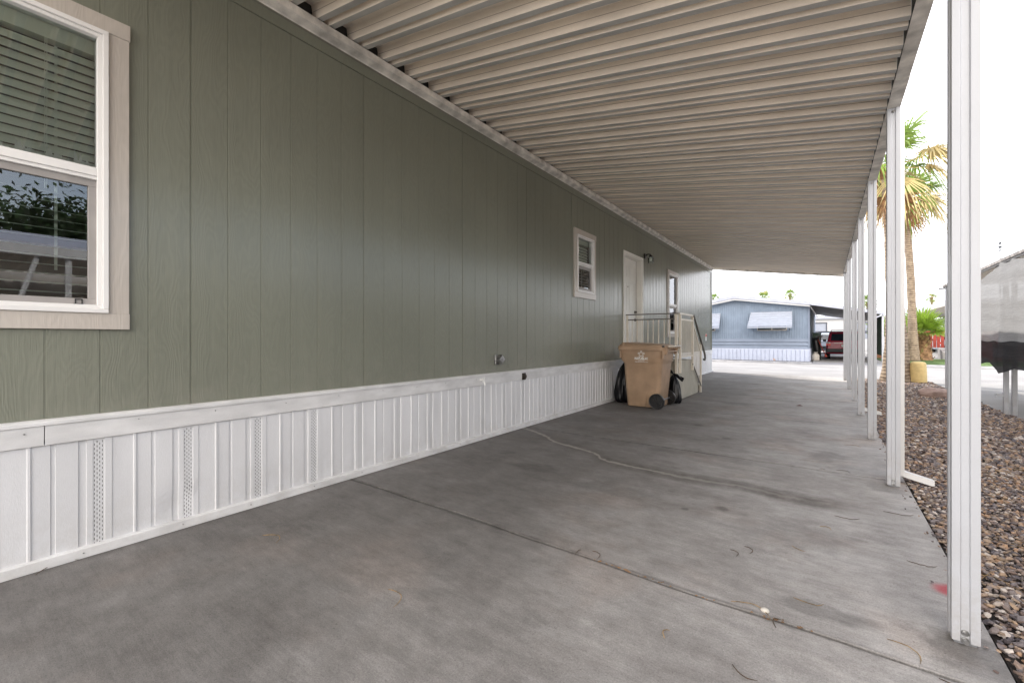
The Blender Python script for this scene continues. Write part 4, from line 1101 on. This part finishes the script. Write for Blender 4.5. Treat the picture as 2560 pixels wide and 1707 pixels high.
def palm(x, y, h, rb, rt, RR, label, seed, nf=34, dead=10, group='fan palms', yellow=.35, lean=(0,0), el_lo=-35, far=False, tm='trunk'):
    r_ = random.Random(seed)
    root = thing('fan_palm', (x,y,0), label, 'palm tree', group)
    trunk(root, x, y, h, rb, rt, M[tm], lean=lean)
    top = Vector((x+lean[0], y+lean[1], h-.05))
    mb = MB()
    for i in range(nf):
        u = i/nf; el = radians(80 - u*(80-el_lo)) + r_.uniform(-.15,.15); az = i*2.399 + r_.uniform(-.3,.3)
        mi = 0
        if u > 1-yellow: mi = 1 if r_.random() < .75 else 0
        if r_.random() < .06: mi = 1
        fan(mb, top + Vector((0,0,r_.uniform(-.1,.12)*RR)), az, el, RR*r_.uniform(.38,.55), RR*r_.uniform(.5,.66), r_, n=14 if far else 26, droop=.35+.5*u, mi=mi)
    mb.build('crown', [M['leaf_green'], M['leaf_yellow']], root, normals=False)
    if dead:
        mb = MB()
        for i in range(dead):
            az = i*2.4+.7; el = radians(r_.uniform(-75,-45))
            fan(mb, top + Vector((0,0,-.15*RR)), az, el, RR*r_.uniform(.2,.4), RR*r_.uniform(.35,.5), r_, n=12 if far else 18, droop=.4, mi=0)
        # fibrous leaf bases round the top of trunk
        for i in range(26):
            a = i*2.4; z = h-.05-r_.random()*.32*RR; q = rt*1.05
            b0 = Vector((x+lean[0]+q*cos(a), y+lean[1]+q*sin(a), z)); mb.add([b0+Vector((-sin(a)*.06*RR,cos(a)*.06*RR,0)), b0-Vector((-sin(a)*.06*RR,cos(a)*.06*RR,0)), b0+Vector((cos(a)*.12*RR,sin(a)*.12*RR,.22*RR))], [(0,1,2)])
        mb.build('dead_fronds', [M['leaf_brown']], root, normals=False)
    return root
palm(1.46,14.8,5.55,.315,.16,1.55, 'tall fan palm at the near kerb with yellowing fronds behind the second post', 21, nf=25, dead=6, yellow=.55, lean=(-.14,0), el_lo=-30)
palm(3.38,28.1,7.75,.27,.145,1.95, 'tall fan palm across the street with flared grey base beside the short palm', 33, nf=27, dead=5, yellow=.4, lean=(-.30,0), el_lo=-30)
# short young palm with booted trunk
def short_palm():
    x, y = 3.88, 29.4; r_ = random.Random(8)
    root = thing('fan_palm', (x,y,0), 'short young fan palm with rough brown booted trunk across the street', 'palm tree', 'fan palms')
    trunk(root, x, y, 1.35, .40, .22, M['boots'])
    mb = MB()
    for i in range(170):
        z = r_.uniform(.05,1.35); a = r_.uniform(0,6.28); q = .22+.20*math.exp(-z/.6)+.02
        b0 = Vector((x+q*cos(a), y+q*sin(a), z)); t_ = Vector((-sin(a),cos(a),0)); o_ = Vector((cos(a),sin(a),0))
        s_ = r_.uniform(.04,.08); l_ = r_.uniform(.08,.17)
        mb.m = 0 if r_.random() < .7 else 1
        mb.add([b0+t_*s_, b0-t_*s_, b0+o_*l_*.6+Vector((0,0,l_*.9))-t_*s_*.4, b0+o_*l_*.6+Vector((0,0,l_*.9))+t_*s_*.4], [(0,1,2,3)])
    mb.build('boot_stubs', [M['boots'], M['leaf_yellow']], root, normals=False)
    mb = MB()
    for i in range(19):
        u = i/19; el = radians(85-u*75)+r_.uniform(-.1,.1); az = i*2.399
        fan(mb, (x,y,1.3), az, el, r_.uniform(.4,.65), r_.uniform(.9,1.2), r_, n=26, droop=.12, mi=0 if r_.random() < .75 else 1)
    mb.build('crown', [M['leaf_bright'], M['leaf_green']], root, normals=False)
short_palm()
def at(X, depth):   # ground point below photo column X at a given depth, for far scenery
    th = math.atan(785/1070); u = (X-1280)*depth/1070
    return (u*cos(th)-depth*sin(th), u*sin(th)+depth*cos(th))
for (X, Yc, depth, RR, lab, sd_, dead) in ((1975,731,100,2.1,'distant fan palm with full round crown above the blue home roof',41,1),(1911,741,75,2.2,'distant palm whose spiky fronds just clear the blue home roof',42,0),(1784,742,80,2.0,'distant palm half hidden at the corner of the green home',43,3),(2329,740,110,1.8,'distant fan palm above the white fascia at the right',44,4),(2170,748,70,2.0,'distant palm seen in the gap between two carport posts',45,3),(2050,829,90,1.2,'tiny palm crown seen under the blue carport roof',46,0)):
    x, y = at(X, depth); h = 1.124 + (845-Yc)*depth/1070 - RR*.25
    palm(x, y, h, .34, .24, RR, lab, sd_, nf=26, dead=dead, group='distant fan palms', yellow=.04, far=True, el_lo=-25)

def leafy(name, label, x, y, h, cr, seed, th=.12, n=2600, cat='tree', mats=('leaf_dark','leaf_green'), leaf=.09, cz=None, group=None):
    r_ = random.Random(seed); root = thing(name, (x,y,0), label, cat, group)
    mb = MB(); zc = cz or h-cr*.8
    mb.tube([(x,y,-.05),(x+.05,y,zc*.5),(x,y,zc)], [th,th*.75,th*.4], 10)
    cl = []
    for k in range(16):
        v = Vector((r_.gauss(0,1), r_.gauss(0,1), r_.gauss(0,.7))).normalized()*cr*r_.uniform(.35,.85); v.z *= .8
        cl.append((Vector((x,y,zc))+v, cr*r_.uniform(.25,.45)))
        mb.tube([(x,y,zc*.7), tuple(Vector((x,y,zc))+v*.5), tuple(Vector((x,y,zc))+v)], [th*.35,th*.2,th*.06], 5)
    mb.build('trunk', M['trunk'], root, smooth=True)
    mb = MB()
    for i in range(n):
        c_, q = cl[r_.randrange(16)]
        p = c_ + Vector((r_.gauss(0,1), r_.gauss(0,1), r_.gauss(0,.8)))*q*.55
        a = Vector((r_.uniform(-1,1),r_.uniform(-1,1),r_.uniform(-1,1))).normalized(); b = a.cross(Vector((r_.uniform(-1,1),r_.uniform(-1,1),r_.uniform(-1,1)))).normalized()
        s_ = leaf*r_.uniform(.6,1.4); mb.m = 0 if r_.random() < .55 else 1
        mb.add([p-a*s_, p+b*s_*.45, p+a*s_, p-b*s_*.45], [(0,1,2,3)])
    mb.build('crown', [M[m] for m in mats], root, normals=False)
leafy('tree', 'feathery pale tree beyond the white fascia left of the far palm', *at(2290,64), 6.2, 2.3, 51, n=1800, leaf=.16, mats=('leaf_green','leaf_bright'))
leafy('tree', 'bright green young tree beside the blue carport post', *at(2214,26), 2.5, .75, 52, n=900, leaf=.08, mats=('leaf_bright','leaf_green'), th=.05, cz=1.8)
leafy('tree', 'leafy citrus tree behind the short young palm', *at(2292,40), 3.0, 1.6, 53, n=2400, leaf=.11, mats=('leaf_green','leaf_bright'))
leafy('shrub', 'low green shrub left of the tall palm trunk across the street', *at(2268,34), 2.2, 1.0, 54, n=1500, leaf=.09, cat='shrub', mats=('leaf_green','leaf_bright'))

# ------------------------------------------------------------------ blue home across the street
bh = thing('manufactured_home', (-4,24.6,0), 'pale blue manufactured home with white skirting and metal window awnings across the street', 'house')
BY = 24.6; BX0, BX1 = -12.5, -.63; PX = -3.78
def roofz(x, base): return base - abs(x-PX)*.146 if x > PX else base - (PX-x)*.18
mb = MB()
pitch = .105; x = BX0; vs = []
zt_ = lambda x: roofz(x, 3.06)
# vertical battened upper wall
xs = []
while x < BX1: xs += [(x,0),(x+.05,0),(x+.055,.02),(x+.085,.02),(x+.09,0)]; x += pitch
xs = [p for p in xs if p[0] < BX1] + [(BX1,0)]
for (a, da), (b, db) in zip(xs, xs[1:]):
    mb.quad((a,BY-da,1.10),(b,BY-db,1.10),(b,BY-db,zt_(b)),(a,BY-da,zt_(a)))
mb.box(BX0, BX1, BY, BY+.05, .6, 1.10)
mb.quad((BX1,BY,.6),(BX1,BY+14,.6),(BX1,BY+14,zt_(BX1)),(BX1,BY,zt_(BX1)))
mb.quad((BX0,BY,.6),(BX0,BY+14,.6),(BX0,BY+14,zt_(BX0)),(BX0,BY,zt_(BX0)))
mb.quad((BX0,BY+14,.6),(BX1,BY+14,.6),(BX1,BY+14,3.0),(BX0,BY+14,3.0))
mb.build('wall', M['bluewall'], bh, normals=False)
mb = MB()
for z in (.60,.765,.93): mb.prism([(BY-.006,z+.160),(BY-.045,z+.010),(BY-.006,z+.004)], 'x', BX0, BX1+.0)
mb.build('lap_siding', M['bluelap'], bh)
MB().box(BX1-.06, BX1+.012, BY-.035, BY+.03, .6, 2.6).build('corner_trim', M['bluelap'], bh)
mb = MB(); x = BX0
while x < BX1: mb.box(x, x+.15, BY-.055, BY-.02, .02, .53); mb.box(x+.15, x+.18, BY-.028, BY-.02, .02, .53); x += .18
mb.box(BX0, BX1+.03, BY-.055, BY-.02, .53, .605); mb.box(BX1, BX1+.03, BY-.05, BY+14, 0, .605); mb.build('skirting', M['blueskirt'], bh)
# roof slab with fascia, overhangs 0.35 m
mb = MB()
A = [(BX0-.3, roofz(BX0-.3,3.29)), (PX, 3.29), (BX1+.02, roofz(BX1+.02,3.29))]
up = A; dn = [(p[0], p[1]-.16) for p in A[::-1]]
mb.prism(up+dn, 'y', BY-.42, BY+14.2)
mb.build('roof', M['white_roof'], bh)
mb = MB(); dn2 = [(p[0], p[1]-.165) for p in A] + [(p[0], p[1]-.235) for p in A[::-1]]
mb.prism(dn2, 'y', BY-.36, BY-.02); mb.build('fascia', M['palewall'], bh)
def awning(x0, x1, label):
    mb = MB(); a = (BY-.03, 2.42); b = (BY-.62, 1.66); n = 13
    pr = []
    for i in range(n+1):
        t = i/n; y = a[0]+(b[0]-a[0])*t; z = a[1]+(b[1]-a[1])*t; off = .05 if i % 2 else 0
        pr.append((y-off*.8, z+off*.6))
    for i in range(n):
        (ya,za),(yb_,zb_) = pr[i], pr[i+1]
        s0 = .10*(1-i/n); s1 = .10*(1-(i+1)/n)
        mb.quad((x0+s0-.05,ya,za),(x1-s0*.3,ya,za),(x1-s1*.3,yb_,zb_),(x0+s1-.05,yb_,zb_))
    mb.box(x0-.05, x1, b[0]-.03, b[0], b[1]-.05, b[1]+.01)
    o = mb.build('window_awning', M['awning'], bh, normals=False); o.modifiers.new('s','SOLIDIFY').thickness = .006
    mb = MB()
    for xx in (x0+.12, x1-.12): mb.bar((xx,BY-.03,1.5),(xx,BY-.58,1.68),.02)
    mb.build('bracket', M['steel'], o)
awning(-3.10,-1.28,''); awning(-6.4,-4.42,'')
for (x0,x1) in ((-2.78,-1.52),(-6.1,-4.72)):
    mb = MB(); t = .03; z0, z1 = 1.49, 2.35
    mb.box(x0,x1,BY-.05,BY,z0,z0+t); mb.box(x0,x1,BY-.05,BY,z1-t,z1); mb.box(x0,x0+t,BY-.05,BY,z0,z1); mb.box(x1-t,x1,BY-.05,BY,z0,z1); mb.box((x0+x1)/2-.012,(x0+x1)/2+.012,BY-.05,BY,z0,z1)
    wn = mb.build('window', M['casing'], bh)
    MB().quad((x0+t,BY-.03,z0+t),(x1-t,BY-.03,z0+t),(x1-t,BY-.03,z1-t),(x0+t,BY-.03,z1-t)).build('pane', M['carglass'], wn)
# its carport
bc = thing('carport', (1.9,24.6,0), 'sloping white carport roof sheltering a red car beside the pale blue home', 'carport')
CX1 = 2.02
def cz_(x): return 2.80 - (x-BX1)*.205
mb = MB(); mb.prism([(BX1+.025,cz_(BX1)),(CX1,cz_(CX1)),(CX1,cz_(CX1)-.13),(BX1+.025,cz_(BX1)-.13)], 'y', BY-.42, BY-.34); mb.build('fascia', M['white_roof'], bc)
mb = MB(); mb.prism([(BX1+.025,cz_(BX1)-.03),(CX1,cz_(CX1)-.03),(CX1,cz_(CX1)-.07),(BX1+.025,cz_(BX1)-.07)], 'y', BY-.335, BY+11); mb.build('roof', M['soffit'], bc)
for y in (BY-.3, BY+3.4, BY+7, BY+10.8):
    MB().box(CX1-.08, CX1-.01, y, y+.07, 0, cz_(CX1)-.07).build('post', M['white_post'], bc)
MB().box(CX1-.04, CX1-.03, BY+.1, BY+7, .35, 2.1).build('privacy_screen', mat('screen_green', (.03,.055,.03), .9, .4, 8, .5, 30), bc)
bars_ = MB(); bars_.bar((BX1+.03,BY-.3,2.62),(BX1+.30,BY+1.0,2.15),.03); bars_.build('downspout', M['palewall'], bc)

# ------------------------------------------------------------------ cars
def car(cx, y0, label, paint, W=1.62, Hh=1.50, Ln=3.9, lights=True, name='parked_car', roofbits=True):
    root = thing(name, (cx, y0+Ln/2, 0), label, 'car')
    g = .20
    def X(f): return cx + f*W/2
    # stations along y (rear first): (y, halfwidth factor lower, belt z)
    mb = MB()
    stn = [(0.0,.90,.42,.90),(.06,.97,.30,.93),(.35,1.0,.26,.94),(1.4,1.0,.25,.92),(2.7,1.0,.25,.89),(3.3,.98,.27,.84),(3.75,.90,.32,.76),(3.9,.78,.38,.66)]
    rings = []
    for (dy, f, zl, zh) in stn:
        y = y0+dy
        rings.append([(X(-f*.93),y,zl),(X(-f),y,zl+.10),(X(-f*1.0),y,zl+.32),(X(-f*.95),y,zh),(X(-f*.6),y,zh+.03),(X(f*.6),y,zh+.03),(X(f*.95),y,zh),(X(f*1.0),y,zl+.32),(X(f),y,zl+.10),(X(f*.93),y,zl)])
    mb.loft(rings); body = mb.build('body', paint, root, bevel=.02)
    mb = MB()
    gl = [(.02,.90,.91),(.28,.82,Hh-.10),(.48,.79,Hh-.02),(1.7,.79,Hh),(2.15,.80,Hh-.05),(2.85,.92,.91)]
    rings = []
    for dy, f, z in gl:
        y = y0+dy; fl = .93
        rings.append([(X(-fl),y if dy>.02 else y0+.05,.88),(X(-f),y,z-.03),(X(-f+.08),y,z),(X(f-.08),y,z),(X(f),y,z-.03),(X(fl),y if dy>.02 else y0+.05,.88)])
    mb.loft(rings); cab = mb.build('cabin', paint, root, bevel=.012)
    # rear window set proud of the sloping tailgate
    def rear(z, off=-.012):
        t = (z-.91)/(Hh-.10-.91); return y0+.02+.26*t+off
    mb = MB(); za, zb2 = .99, Hh-.14
    fa = .74; fb = .68
    mb.add([(X(-fa),rear(za),za),(X(fa),rear(za),za),(X(fb),rear(zb2),zb2),(X(-fb),rear(zb2),zb2)], [(0,1,2,3)]); mb.build('rear_window', M['carglass'], root)
    for s_ in (-1,1):
        mb = MB(); q = s_
        for (ya,yb_,za,zb2) in ((.45,1.05,.98,Hh-.13),(1.12,1.85,.98,Hh-.11),(1.92,2.45,.98,Hh-.28)):
            fx = lambda z: .935-(z-.91)/(Hh-.91)*.125
            mb.add([(X(q*(fx(za)+.012)),y0+ya,za),(X(q*(fx(za)+.012)),y0+yb_+.1,za),(X(q*(fx(zb2)+.012)),y0+yb_-.02,zb2),(X(q*(fx(zb2)+.012)),y0+ya+.06,zb2)], [(0,1,2,3)])
        mb.build('side_window', M['carglass'], root)
        mb = MB(); mb.box(X(q*.74),X(q*.985),y0-.022,y0+.06,.70,.83); mb.m=1; mb.box(X(q*.76),X(q*.97),y0-.022,y0+.06,.835,.90)
        mb.build('tail_light', [M['tail_red'], M['palewall']], root, bevel=.01)
        mb = MB(); mb.box(X(q*.97),X(q*1.17),y0+2.40,y0+2.52,.93,1.05); mb.build('side_mirror', M['blackplastic'], root, bevel=.03)
        for dy in (.72, 3.05):
            mb = MB(); mb.cyl((X(q*.88),y0+dy,.30),'x',.30,.20,28); wh = mb.build('wheel', M['tyre'], root, bevel=.02)
            mb = MB(); mb.cyl((X(q*.88)+q*.085,y0+dy,.30),'x',.19,.05,24); mb.build('rim', M['steel'], wh)
    mb = MB(); mb.box(X(-.97),X(.97),y0-.10,y0+.10,.36,.56); mb.build('bumper', M['bumper'], root, bevel=.04)
    mb = MB(); mb.box(X(-.17),X(.17),y0-.014,y0+.0,.66,.78); mb.build('license_plate', M['palewall'], root)
    mb = MB(); mb.box(X(-.55),X(.55),y0-.008,y0+.02,.845,.86); mb.box(X(-.25),X(-.16),y0-.012,y0,.87,.885); mb.build('tailgate_trim', M['chrome'], root)
    mb = MB()
    for q in (-.7,.7): mb.tube([(X(q),y0+.45,Hh+.0),(X(q),y0+.5,Hh+.05),(X(q),y0+1.7,Hh+.05),(X(q),y0+1.8,Hh)], .014, 6)
    for dy in (.65,1.5): mb.bar((X(-.7),y0+dy,Hh+.06),(X(.7),y0+dy,Hh+.06),.04,.025)
    mb.build('roof_rack', M['blackplastic'], root)
    return root
car(.80, 28.6, 'dark red sport utility car parked under the carport across the street', M['car_red'])
car(.15, 37.5, 'pale blue car parked behind the red one', M['car_white'], W=1.7)
car(7.6, 44, 'white car mostly hidden left of the palm trunks', M['car_white'], W=1.7)

# tools and tank beside the blue home
tb = thing('tool_bag', (-.42,27.6,0), 'black bag of long handled garden tools leaning against the blue home wall', 'tool bag')
mb = MB(); mb.tube([(-.36,27.6,.0),(-.38,27.6,.5),(-.44,27.6,.95),(-.45,27.6,1.15)], [.14,.15,.16,.14], 14); mb.build('bag', M['blackplastic'], tb, smooth=True)
r_ = random.Random(4)
for k in range(7):
    mb = MB(); a = Vector((-.40+r_.uniform(-.06,.08),27.6+r_.uniform(-.06,.06),.5)); b = a+Vector((r_.uniform(-.1,.18),r_.uniform(-.1,.1),r_.uniform(.65,.85)))
    mb.tube([a,b], .014, 6); mb.tube([b, b+Vector((.07,0,.03))], [.03,.02], 6); mb.build('tool_handle', M['brown_wood'] if k % 2 else M['steel'], tb)
mb = MB(); mb.tube([(-.02,27.3,.25),(-.34,27.5,1.05)], .022, 8); mb.tube([(.0,27.3,.15),(-.03,27.3,.28)], [.06,.04], 8)
tag(mb.build('broom', M['red_wood'], None, origin=(-.02,27.3,0)), 'red handled broom leaning diagonally toward the red car', 'broom')
mb = MB(); sec = [(0,.14),(.03,.155),(.25,.16),(.33,.12),(.36,.06),(.38,.06),(.38,.09),(.42,.09)]
mb.loft([[(-.42+q*cos(a), 26.4+q*sin(a), z) for a in [2*pi*k/20 for k in range(20)]] for z, q in sec])
tag(mb.build('gas_tank', M['cream'], None, origin=(-.42,26.4,0), smooth=True), 'white propane tank on the ground at the blue home corner', 'gas tank')
mb = MB(); mb.box(-.60,-.22,29.2,29.6,0,1.35); mb.box(-.62,-.20,29.18,29.62,1.35,1.42)
tag(mb.build('storage_box', M['green_box'], None, origin=(-.41,29.4,0), bevel=.03), 'grey green upright storage box behind the tool bag', 'storage box')
mb = MB(); mb.box(-.04,.10,29.3,29.5,.0,.38); tag(mb.build('crate', M['car_blue'], None, origin=(.03,29.4,0), bevel=.01), 'small blue crate on the ground left of the red car', 'crate')
mb = MB(); mb.tube([(-2.05+.0,24.2,.07),(-1.98,24.2,.10)], [.09,.05], 7); tag(mb.build('stone', M['rock'], None, origin=(-2.0,24.2,0)), 'small brown stone in front of the blue home skirting', 'rock')

# white home/trailer beyond the blue carport
wh = thing('manufactured_home', (3,50,0), 'white home with dark framed windows seen beyond the blue carport', 'house')
mb = MB(); mb.box(-4,6.2,50,58,0,2.95); mb.build('wall', M['palewall'], wh)
mb = MB(); mb.prism([(-4.3,3.0),(1,3.25),(6.4,3.0),(6.4,2.92),(-4.3,2.92)], 'y', 49.6, 58.3); mb.build('roof', M['white_roof'], wh)
for (x0,x1) in ((-1.2,.1),(1.9,3.2),(4.3,5.4)):
    mb = MB(); t = .12
    z0, z1 = 1.05, 2.6
    mb.box(x0,x1,49.95,50,z1-t,z1); mb.box(x0,x0+t,49.95,50,z0,z1-t); mb.box(x1-t,x1,49.95,50,z0,z1-t)
    wn = mb.build('window', M['greyframe'], wh)
    MB().box(x0+t,x1-t,49.97,49.995,z0,z1-t).build('pane', M['awning'], wn)
MB().box(-4.01,6.2,49.96,49.998,1.55,1.78).build('band', M['greyframe'], wh)

# ------------------------------------------------------------------ right background: pale home, ramp, red railing
rh = thing('manufactured_home', (10.5,38,0), 'pale home with flat grey carport fascia behind the short young palm', 'house')
mb = MB(); mb.box(8.15,20,33.5,52,0,2.9); mb.build('wall', M['palewall'], rh)
mb = MB(); mb.box(5.3,20.3,32.6,52.3,2.95,3.20); mb.build('fascia', M['white_roof'], rh)
mb = MB(); mb.box(5.31,20.2,32.62,52,2.90,2.948); mb.build('soffit', M['cream'], rh)
for x in (5.45, 8.0): MB().box(x,x+.09,32.7,32.79,0,2.9).build('post', M['white_post'], rh)
mb = MB(); mb.box(9.2,9.9,33.46,33.5,1.0,2.2); mb.build('window', M['greyframe'], rh)
rr_ = thing('ramp_railing', (6.2,31.5,0), 'red wooden railing around a ramp behind the short young palm', 'railing')
mb = MB(); x = 3.6
while x < 7.0: mb.box(x,x+.125,32.0,32.03,.62,1.45); x += .15
mb.build('board', M['red_wood'], rr_)
mb = MB(); mb.box(3.55,7.05,31.97,32.06,1.45,1.50); mb.build('top_rail', M['red_wood'], rr_)
mb = MB(); y = 28.9
while y < 31.9: zz = .12+(y-28.9)*.10; mb.box(6.08,6.11,y,y+.12,zz,zz+.78); y += .17
mb.build('board', M['red_wood'], rr_)
mb = MB(); mb.bar((6.1,28.8,.98),(6.1,32.0,1.48),.12,.045); mb.build('top_rail', M['terracotta'], rr_)
for y in (28.8,31.9): MB().box(6.05,6.15,y,y+.1,0,.95+(y-28.8)*.15).build('post', M['red_wood'], rr_)
mb = MB(); mb.prism([(28.9,0),(32.5,0),(32.5,.6),(28.9,.08)], 'x', 4.9, 6.04); tag(mb.build('ramp', M['conc2'], None, origin=(5.4,30.5,0)), 'pale concrete ramp beside the red railing', 'ramp')
fn = thing('slat_fence', (7.6,30.5,0), 'dark brown horizontal slat fence right of the red railing', 'fence')
mb = MB()
for k in range(5): mb.box(6.45,8.9,30.5,30.53,.12+k*.15,.25+k*.15)
mb.build('slat_panel', M['brown_wood'], fn)
for x in (6.4,8.0): MB().box(x,x+.07,30.45,30.5,0,.95).build('post', M['brown_wood'], fn)
MB().box(6.45,8.9,30.44,30.5,.06,.12).build('kick_board', M['red_wood'], fn)
mb = MB(); mb.box(6.24,6.31,29.5,29.57,0,1.25); tag(mb.build('metal_post', M['steel'], None, origin=(6.27,29.5,0)), 'thin grey steel post between the red railing and the brown fence', 'post')
pl = thing('planter_wall', (3.0,31.6,0), 'low terracotta planter wall left of the palm trunks', 'planter')
MB().box(2.25,4.2,31.2,31.4,0,.42).build('wall', M['terracotta'], pl)
MB().box(2.22,4.23,31.17,31.43,.42,.47).build('cap', M['cream'], pl)
b2 = thing('manufactured_home', (5,48,0), 'slate blue home wall visible between the posts left of the palms', 'house')
x0_, y0_ = at(2192,40); x1_, y1_ = at(2250,40)
mb = MB(); mb.box(x0_-.4,x1_+.4,y0_,y0_+8,0,2.35); mb.build('wall', M['bluewall'], b2)
mb = MB(); mb.box(x0_-.5,x1_+.5,y0_-.2,y0_+8,2.35,2.55); mb.build('roof', M['white_roof'], b2)

# ------------------------------------------------------------------ neighbour's carport + shade cloth + home (right)
nc = thing('carport', (2.15,9,0), 'neighbouring carport with white posts and tan ribbed awning at the right', 'carport')
mb = MB(); NX0, NX1 = 2.08, 5.6
def nz(x): return 2.245 + (x-NX0)*.02
y = -3.5; q = []
while y < 13.2: q += [(y,0),(y+.10,0),(y+.12,.028),(y+.18,.028),(y+.20,0)]; y += .20
for (a, da), (b, db) in zip(q, q[1:]): mb.quad((NX0,a,nz(NX0)+da),(NX0,b,nz(NX0)+db),(NX1,b,nz(NX1)+db),(NX1,a,nz(NX1)+da))
mb.build('roof_pans', M['pan'], nc, normals=False)
mb = MB(); mb.prism([(NX0-.02,2.20),(NX0+.05,2.20),(NX0+.05,2.33),(NX0-.02,2.33)], 'y', -3.5, 6.2); mb.build('fascia', M['white_metal'], nc)
mb = MB(); mb.prism([(NX0+.0,2.215),(NX0+.03,2.215),(NX0+.03,2.245),(NX0,2.245)], 'y', 6.2, 13.2); mb.box(NX0-.07,NX0+.03,13.2,13.24,2.20,2.225); mb.box(NX0-.07,NX0-.06,13.2,13.24,2.22,2.28); mb.build('gutter', M['bronze'], nc)
mb = MB(); mb.box(NX0-.012,NX0-.002,6.2,13.2,2.243,2.285); mb.build('edge_trim', M['soffit'], nc)
for (px_, py_) in ((2.10,13.0),(2.165,13.0),(2.13,9.35),(2.20,9.30)):
    w_ = .045 if py_ > 10 else .05
    MB().box(px_-w_/2,px_+w_/2,py_-w_/2,py_+w_/2,0,2.21).build('post', M['white_post'], nc)
mb = MB(); mb.box(2.02,2.10,9.31,9.35,.27,.31); mb.box(2.06,2.12,12.98,13.02,1.0,1.03); mb.build('hook', M['white_post'], nc)
# decorative wrought iron post, mirrored in the big window
mb = MB()
def wi(y0, y1, z0=0, z1=2.2):
    n = 14
    for s_ in (0,1):
        P = []
        for k in range(n+1):
            t = k/n; P.append((2.12, (y0+(y1-y0)*t) if s_ == 0 else (y1-(y1-y0)*t), z0+(z1-z0)*t))
        mb.tube(P, .028, 8)
    for s_, zc in ((1,.9),(-1,.9),(1,1.35),(-1,1.35)):
        P = []
        for k in range(26):
            a = k*.42; rr = .11*(1-k/30)
            P.append((2.12, (y0+y1)/2 + s_*(.16+rr*cos(a)-.05), zc+rr*sin(a)))
        mb.tube(P, .008, 5)
wi(.25,.85); mb.box(2.09,2.15,1.1,1.16,0,2.2); mb.box(2.09,2.15,-.1,-.04,0,2.2)
mb.build('iron_trellis', M['white_metal'], nc)

sh = thing('shade_cloth', (2.15,9.3,0), 'grey woven shade cloth with dark lower band hanging from the neighbouring carport', 'shade cloth')
def top(y):   # sagging top edge, peaked at the pole y=9.33
    if y >= 9.33: t = (y-9.33)/1.9; return 2.30 - .20*sin(min(1,t)*pi)*.6 - .16*t
    t = (9.33-y)/2.6; return 2.30 - .33*sin(min(1,t)*pi)*.45
def bot(y):
    d = abs(y-9.33); return .60 + (.10*min(1,d/.5) + .04*sin(d*3) if y > 9.33 else .10*min(1, d/.5))
def cx_(y, z): return 2.085 + .010*sin(y*3+z*2) + .004*sin(y*9-z*5) + .0025*sin(y*2-z*31) - .02*math.exp(-((y-9.33)/.12)**2)
for (nm, ta, tb_, mt) in (('upper_cloth', .0, 1.0, M['cloth_light']), ('lower_cloth', 0, 1, M['cloth_dark'])):
    mb = MB(); K = 110; J = 24
    vs = []
    for i in range(K+1):
        y = 6.7 + (11.3-6.7)*i/K
        z1 = top(y) if nm == 'upper_cloth' else 1.075+.008*sin(y*8); z0 = 1.065+.008*sin(y*8) if nm == 'upper_cloth' else bot(y)
        for j in range(J+1):
            z = z1+(z0-z1)*j/J; dx = 0 if nm == 'upper_cloth' else (.012 + .008*sin(y*5+z*14)*(j/J))
            vs.append((cx_(y,z)-dx, y, z))
    mb.add(vs, [(i*(J+1)+j, (i+1)*(J+1)+j, (i+1)*(J+1)+j+1, i*(J+1)+j+1) for i in range(K) for j in range(J)])
    mb.build(nm, mt, sh, smooth=True, normals=False)

nh = thing('manufactured_home', (8,3,0), 'neighbouring cream home on the right, beyond the tan awning', 'house')
mb = MB(); mb.box(5.75,12,-8,11,.0,2.9); mb.build('wall', M['cream'], nh)
mb = MB(); mb.prism([(5.6,2.9),(8.9,3.6),(12.2,2.9),(12.2,2.83),(5.6,2.83)], 'y', -8.3, 11.3); mb.build('roof', M['white_roof'], nh)
for (a, b) in ((-.9,.2),(3,4.1)):
    mb = MB(); mb.box(5.72,5.752,a,b,1.1,2.2); wn = mb.build('window', M['vinyl'], nh); MB().box(5.71,5.715,a+.05,b-.05,1.15,2.15).build('pane', M['carglass'], wn)
leafy('tree', 'large dark shade tree behind the neighbouring home, mirrored in the big window', 14.5, 3.5, 6.6, 3.0, 61, n=16000, leaf=.10, mats=('leaf_dark','leaf_shade'), th=.25)
# wind vane on a slim mast
x, y = at(2500, 34); z = 1.124 + (845-632)*34/1070
wv = thing('wind_vane', (x,y,0), 'slim mast with small weather instruments above the shade cloth', 'weather vane')
mb = MB(); mb.tube([(x,y,0),(x,y,z+.15)], .05, 8); mb.build('mast', M['steel'], wv)
mb = MB(); mb.bar((x-.35,y,z+.2),(x+.1,y,z+.2),.06); mb.cyl((x,y,z+.45),'z',.10,.14,10); mb.cyl((x,y,z+.75),'z',.08,.12,10); mb.bar((x,y,z+.8),(x+.2,y,z+1.0),.04); mb.tube([(x,y,z+.1),(x,y,z+.85)], .025, 6); mb.build('vane', M['bumper'], wv)
# house to hold the mast (behind the shade cloth)
bb = thing('manufactured_home', (x+3,y+4,0), 'low pale home far behind the shade cloth carrying the mast', 'house')
MB().box(x-3,x+7,y+.5,y+9,0,2.6).build('wall', M['palewall'], bb)
MB().box(x-3.3,x+7.3,y+.2,y+9.3,2.6,2.8).build('roof', M['white_roof'], bb)

for o in bpy.data.objects:
    if '_w' in o: del o['_w']
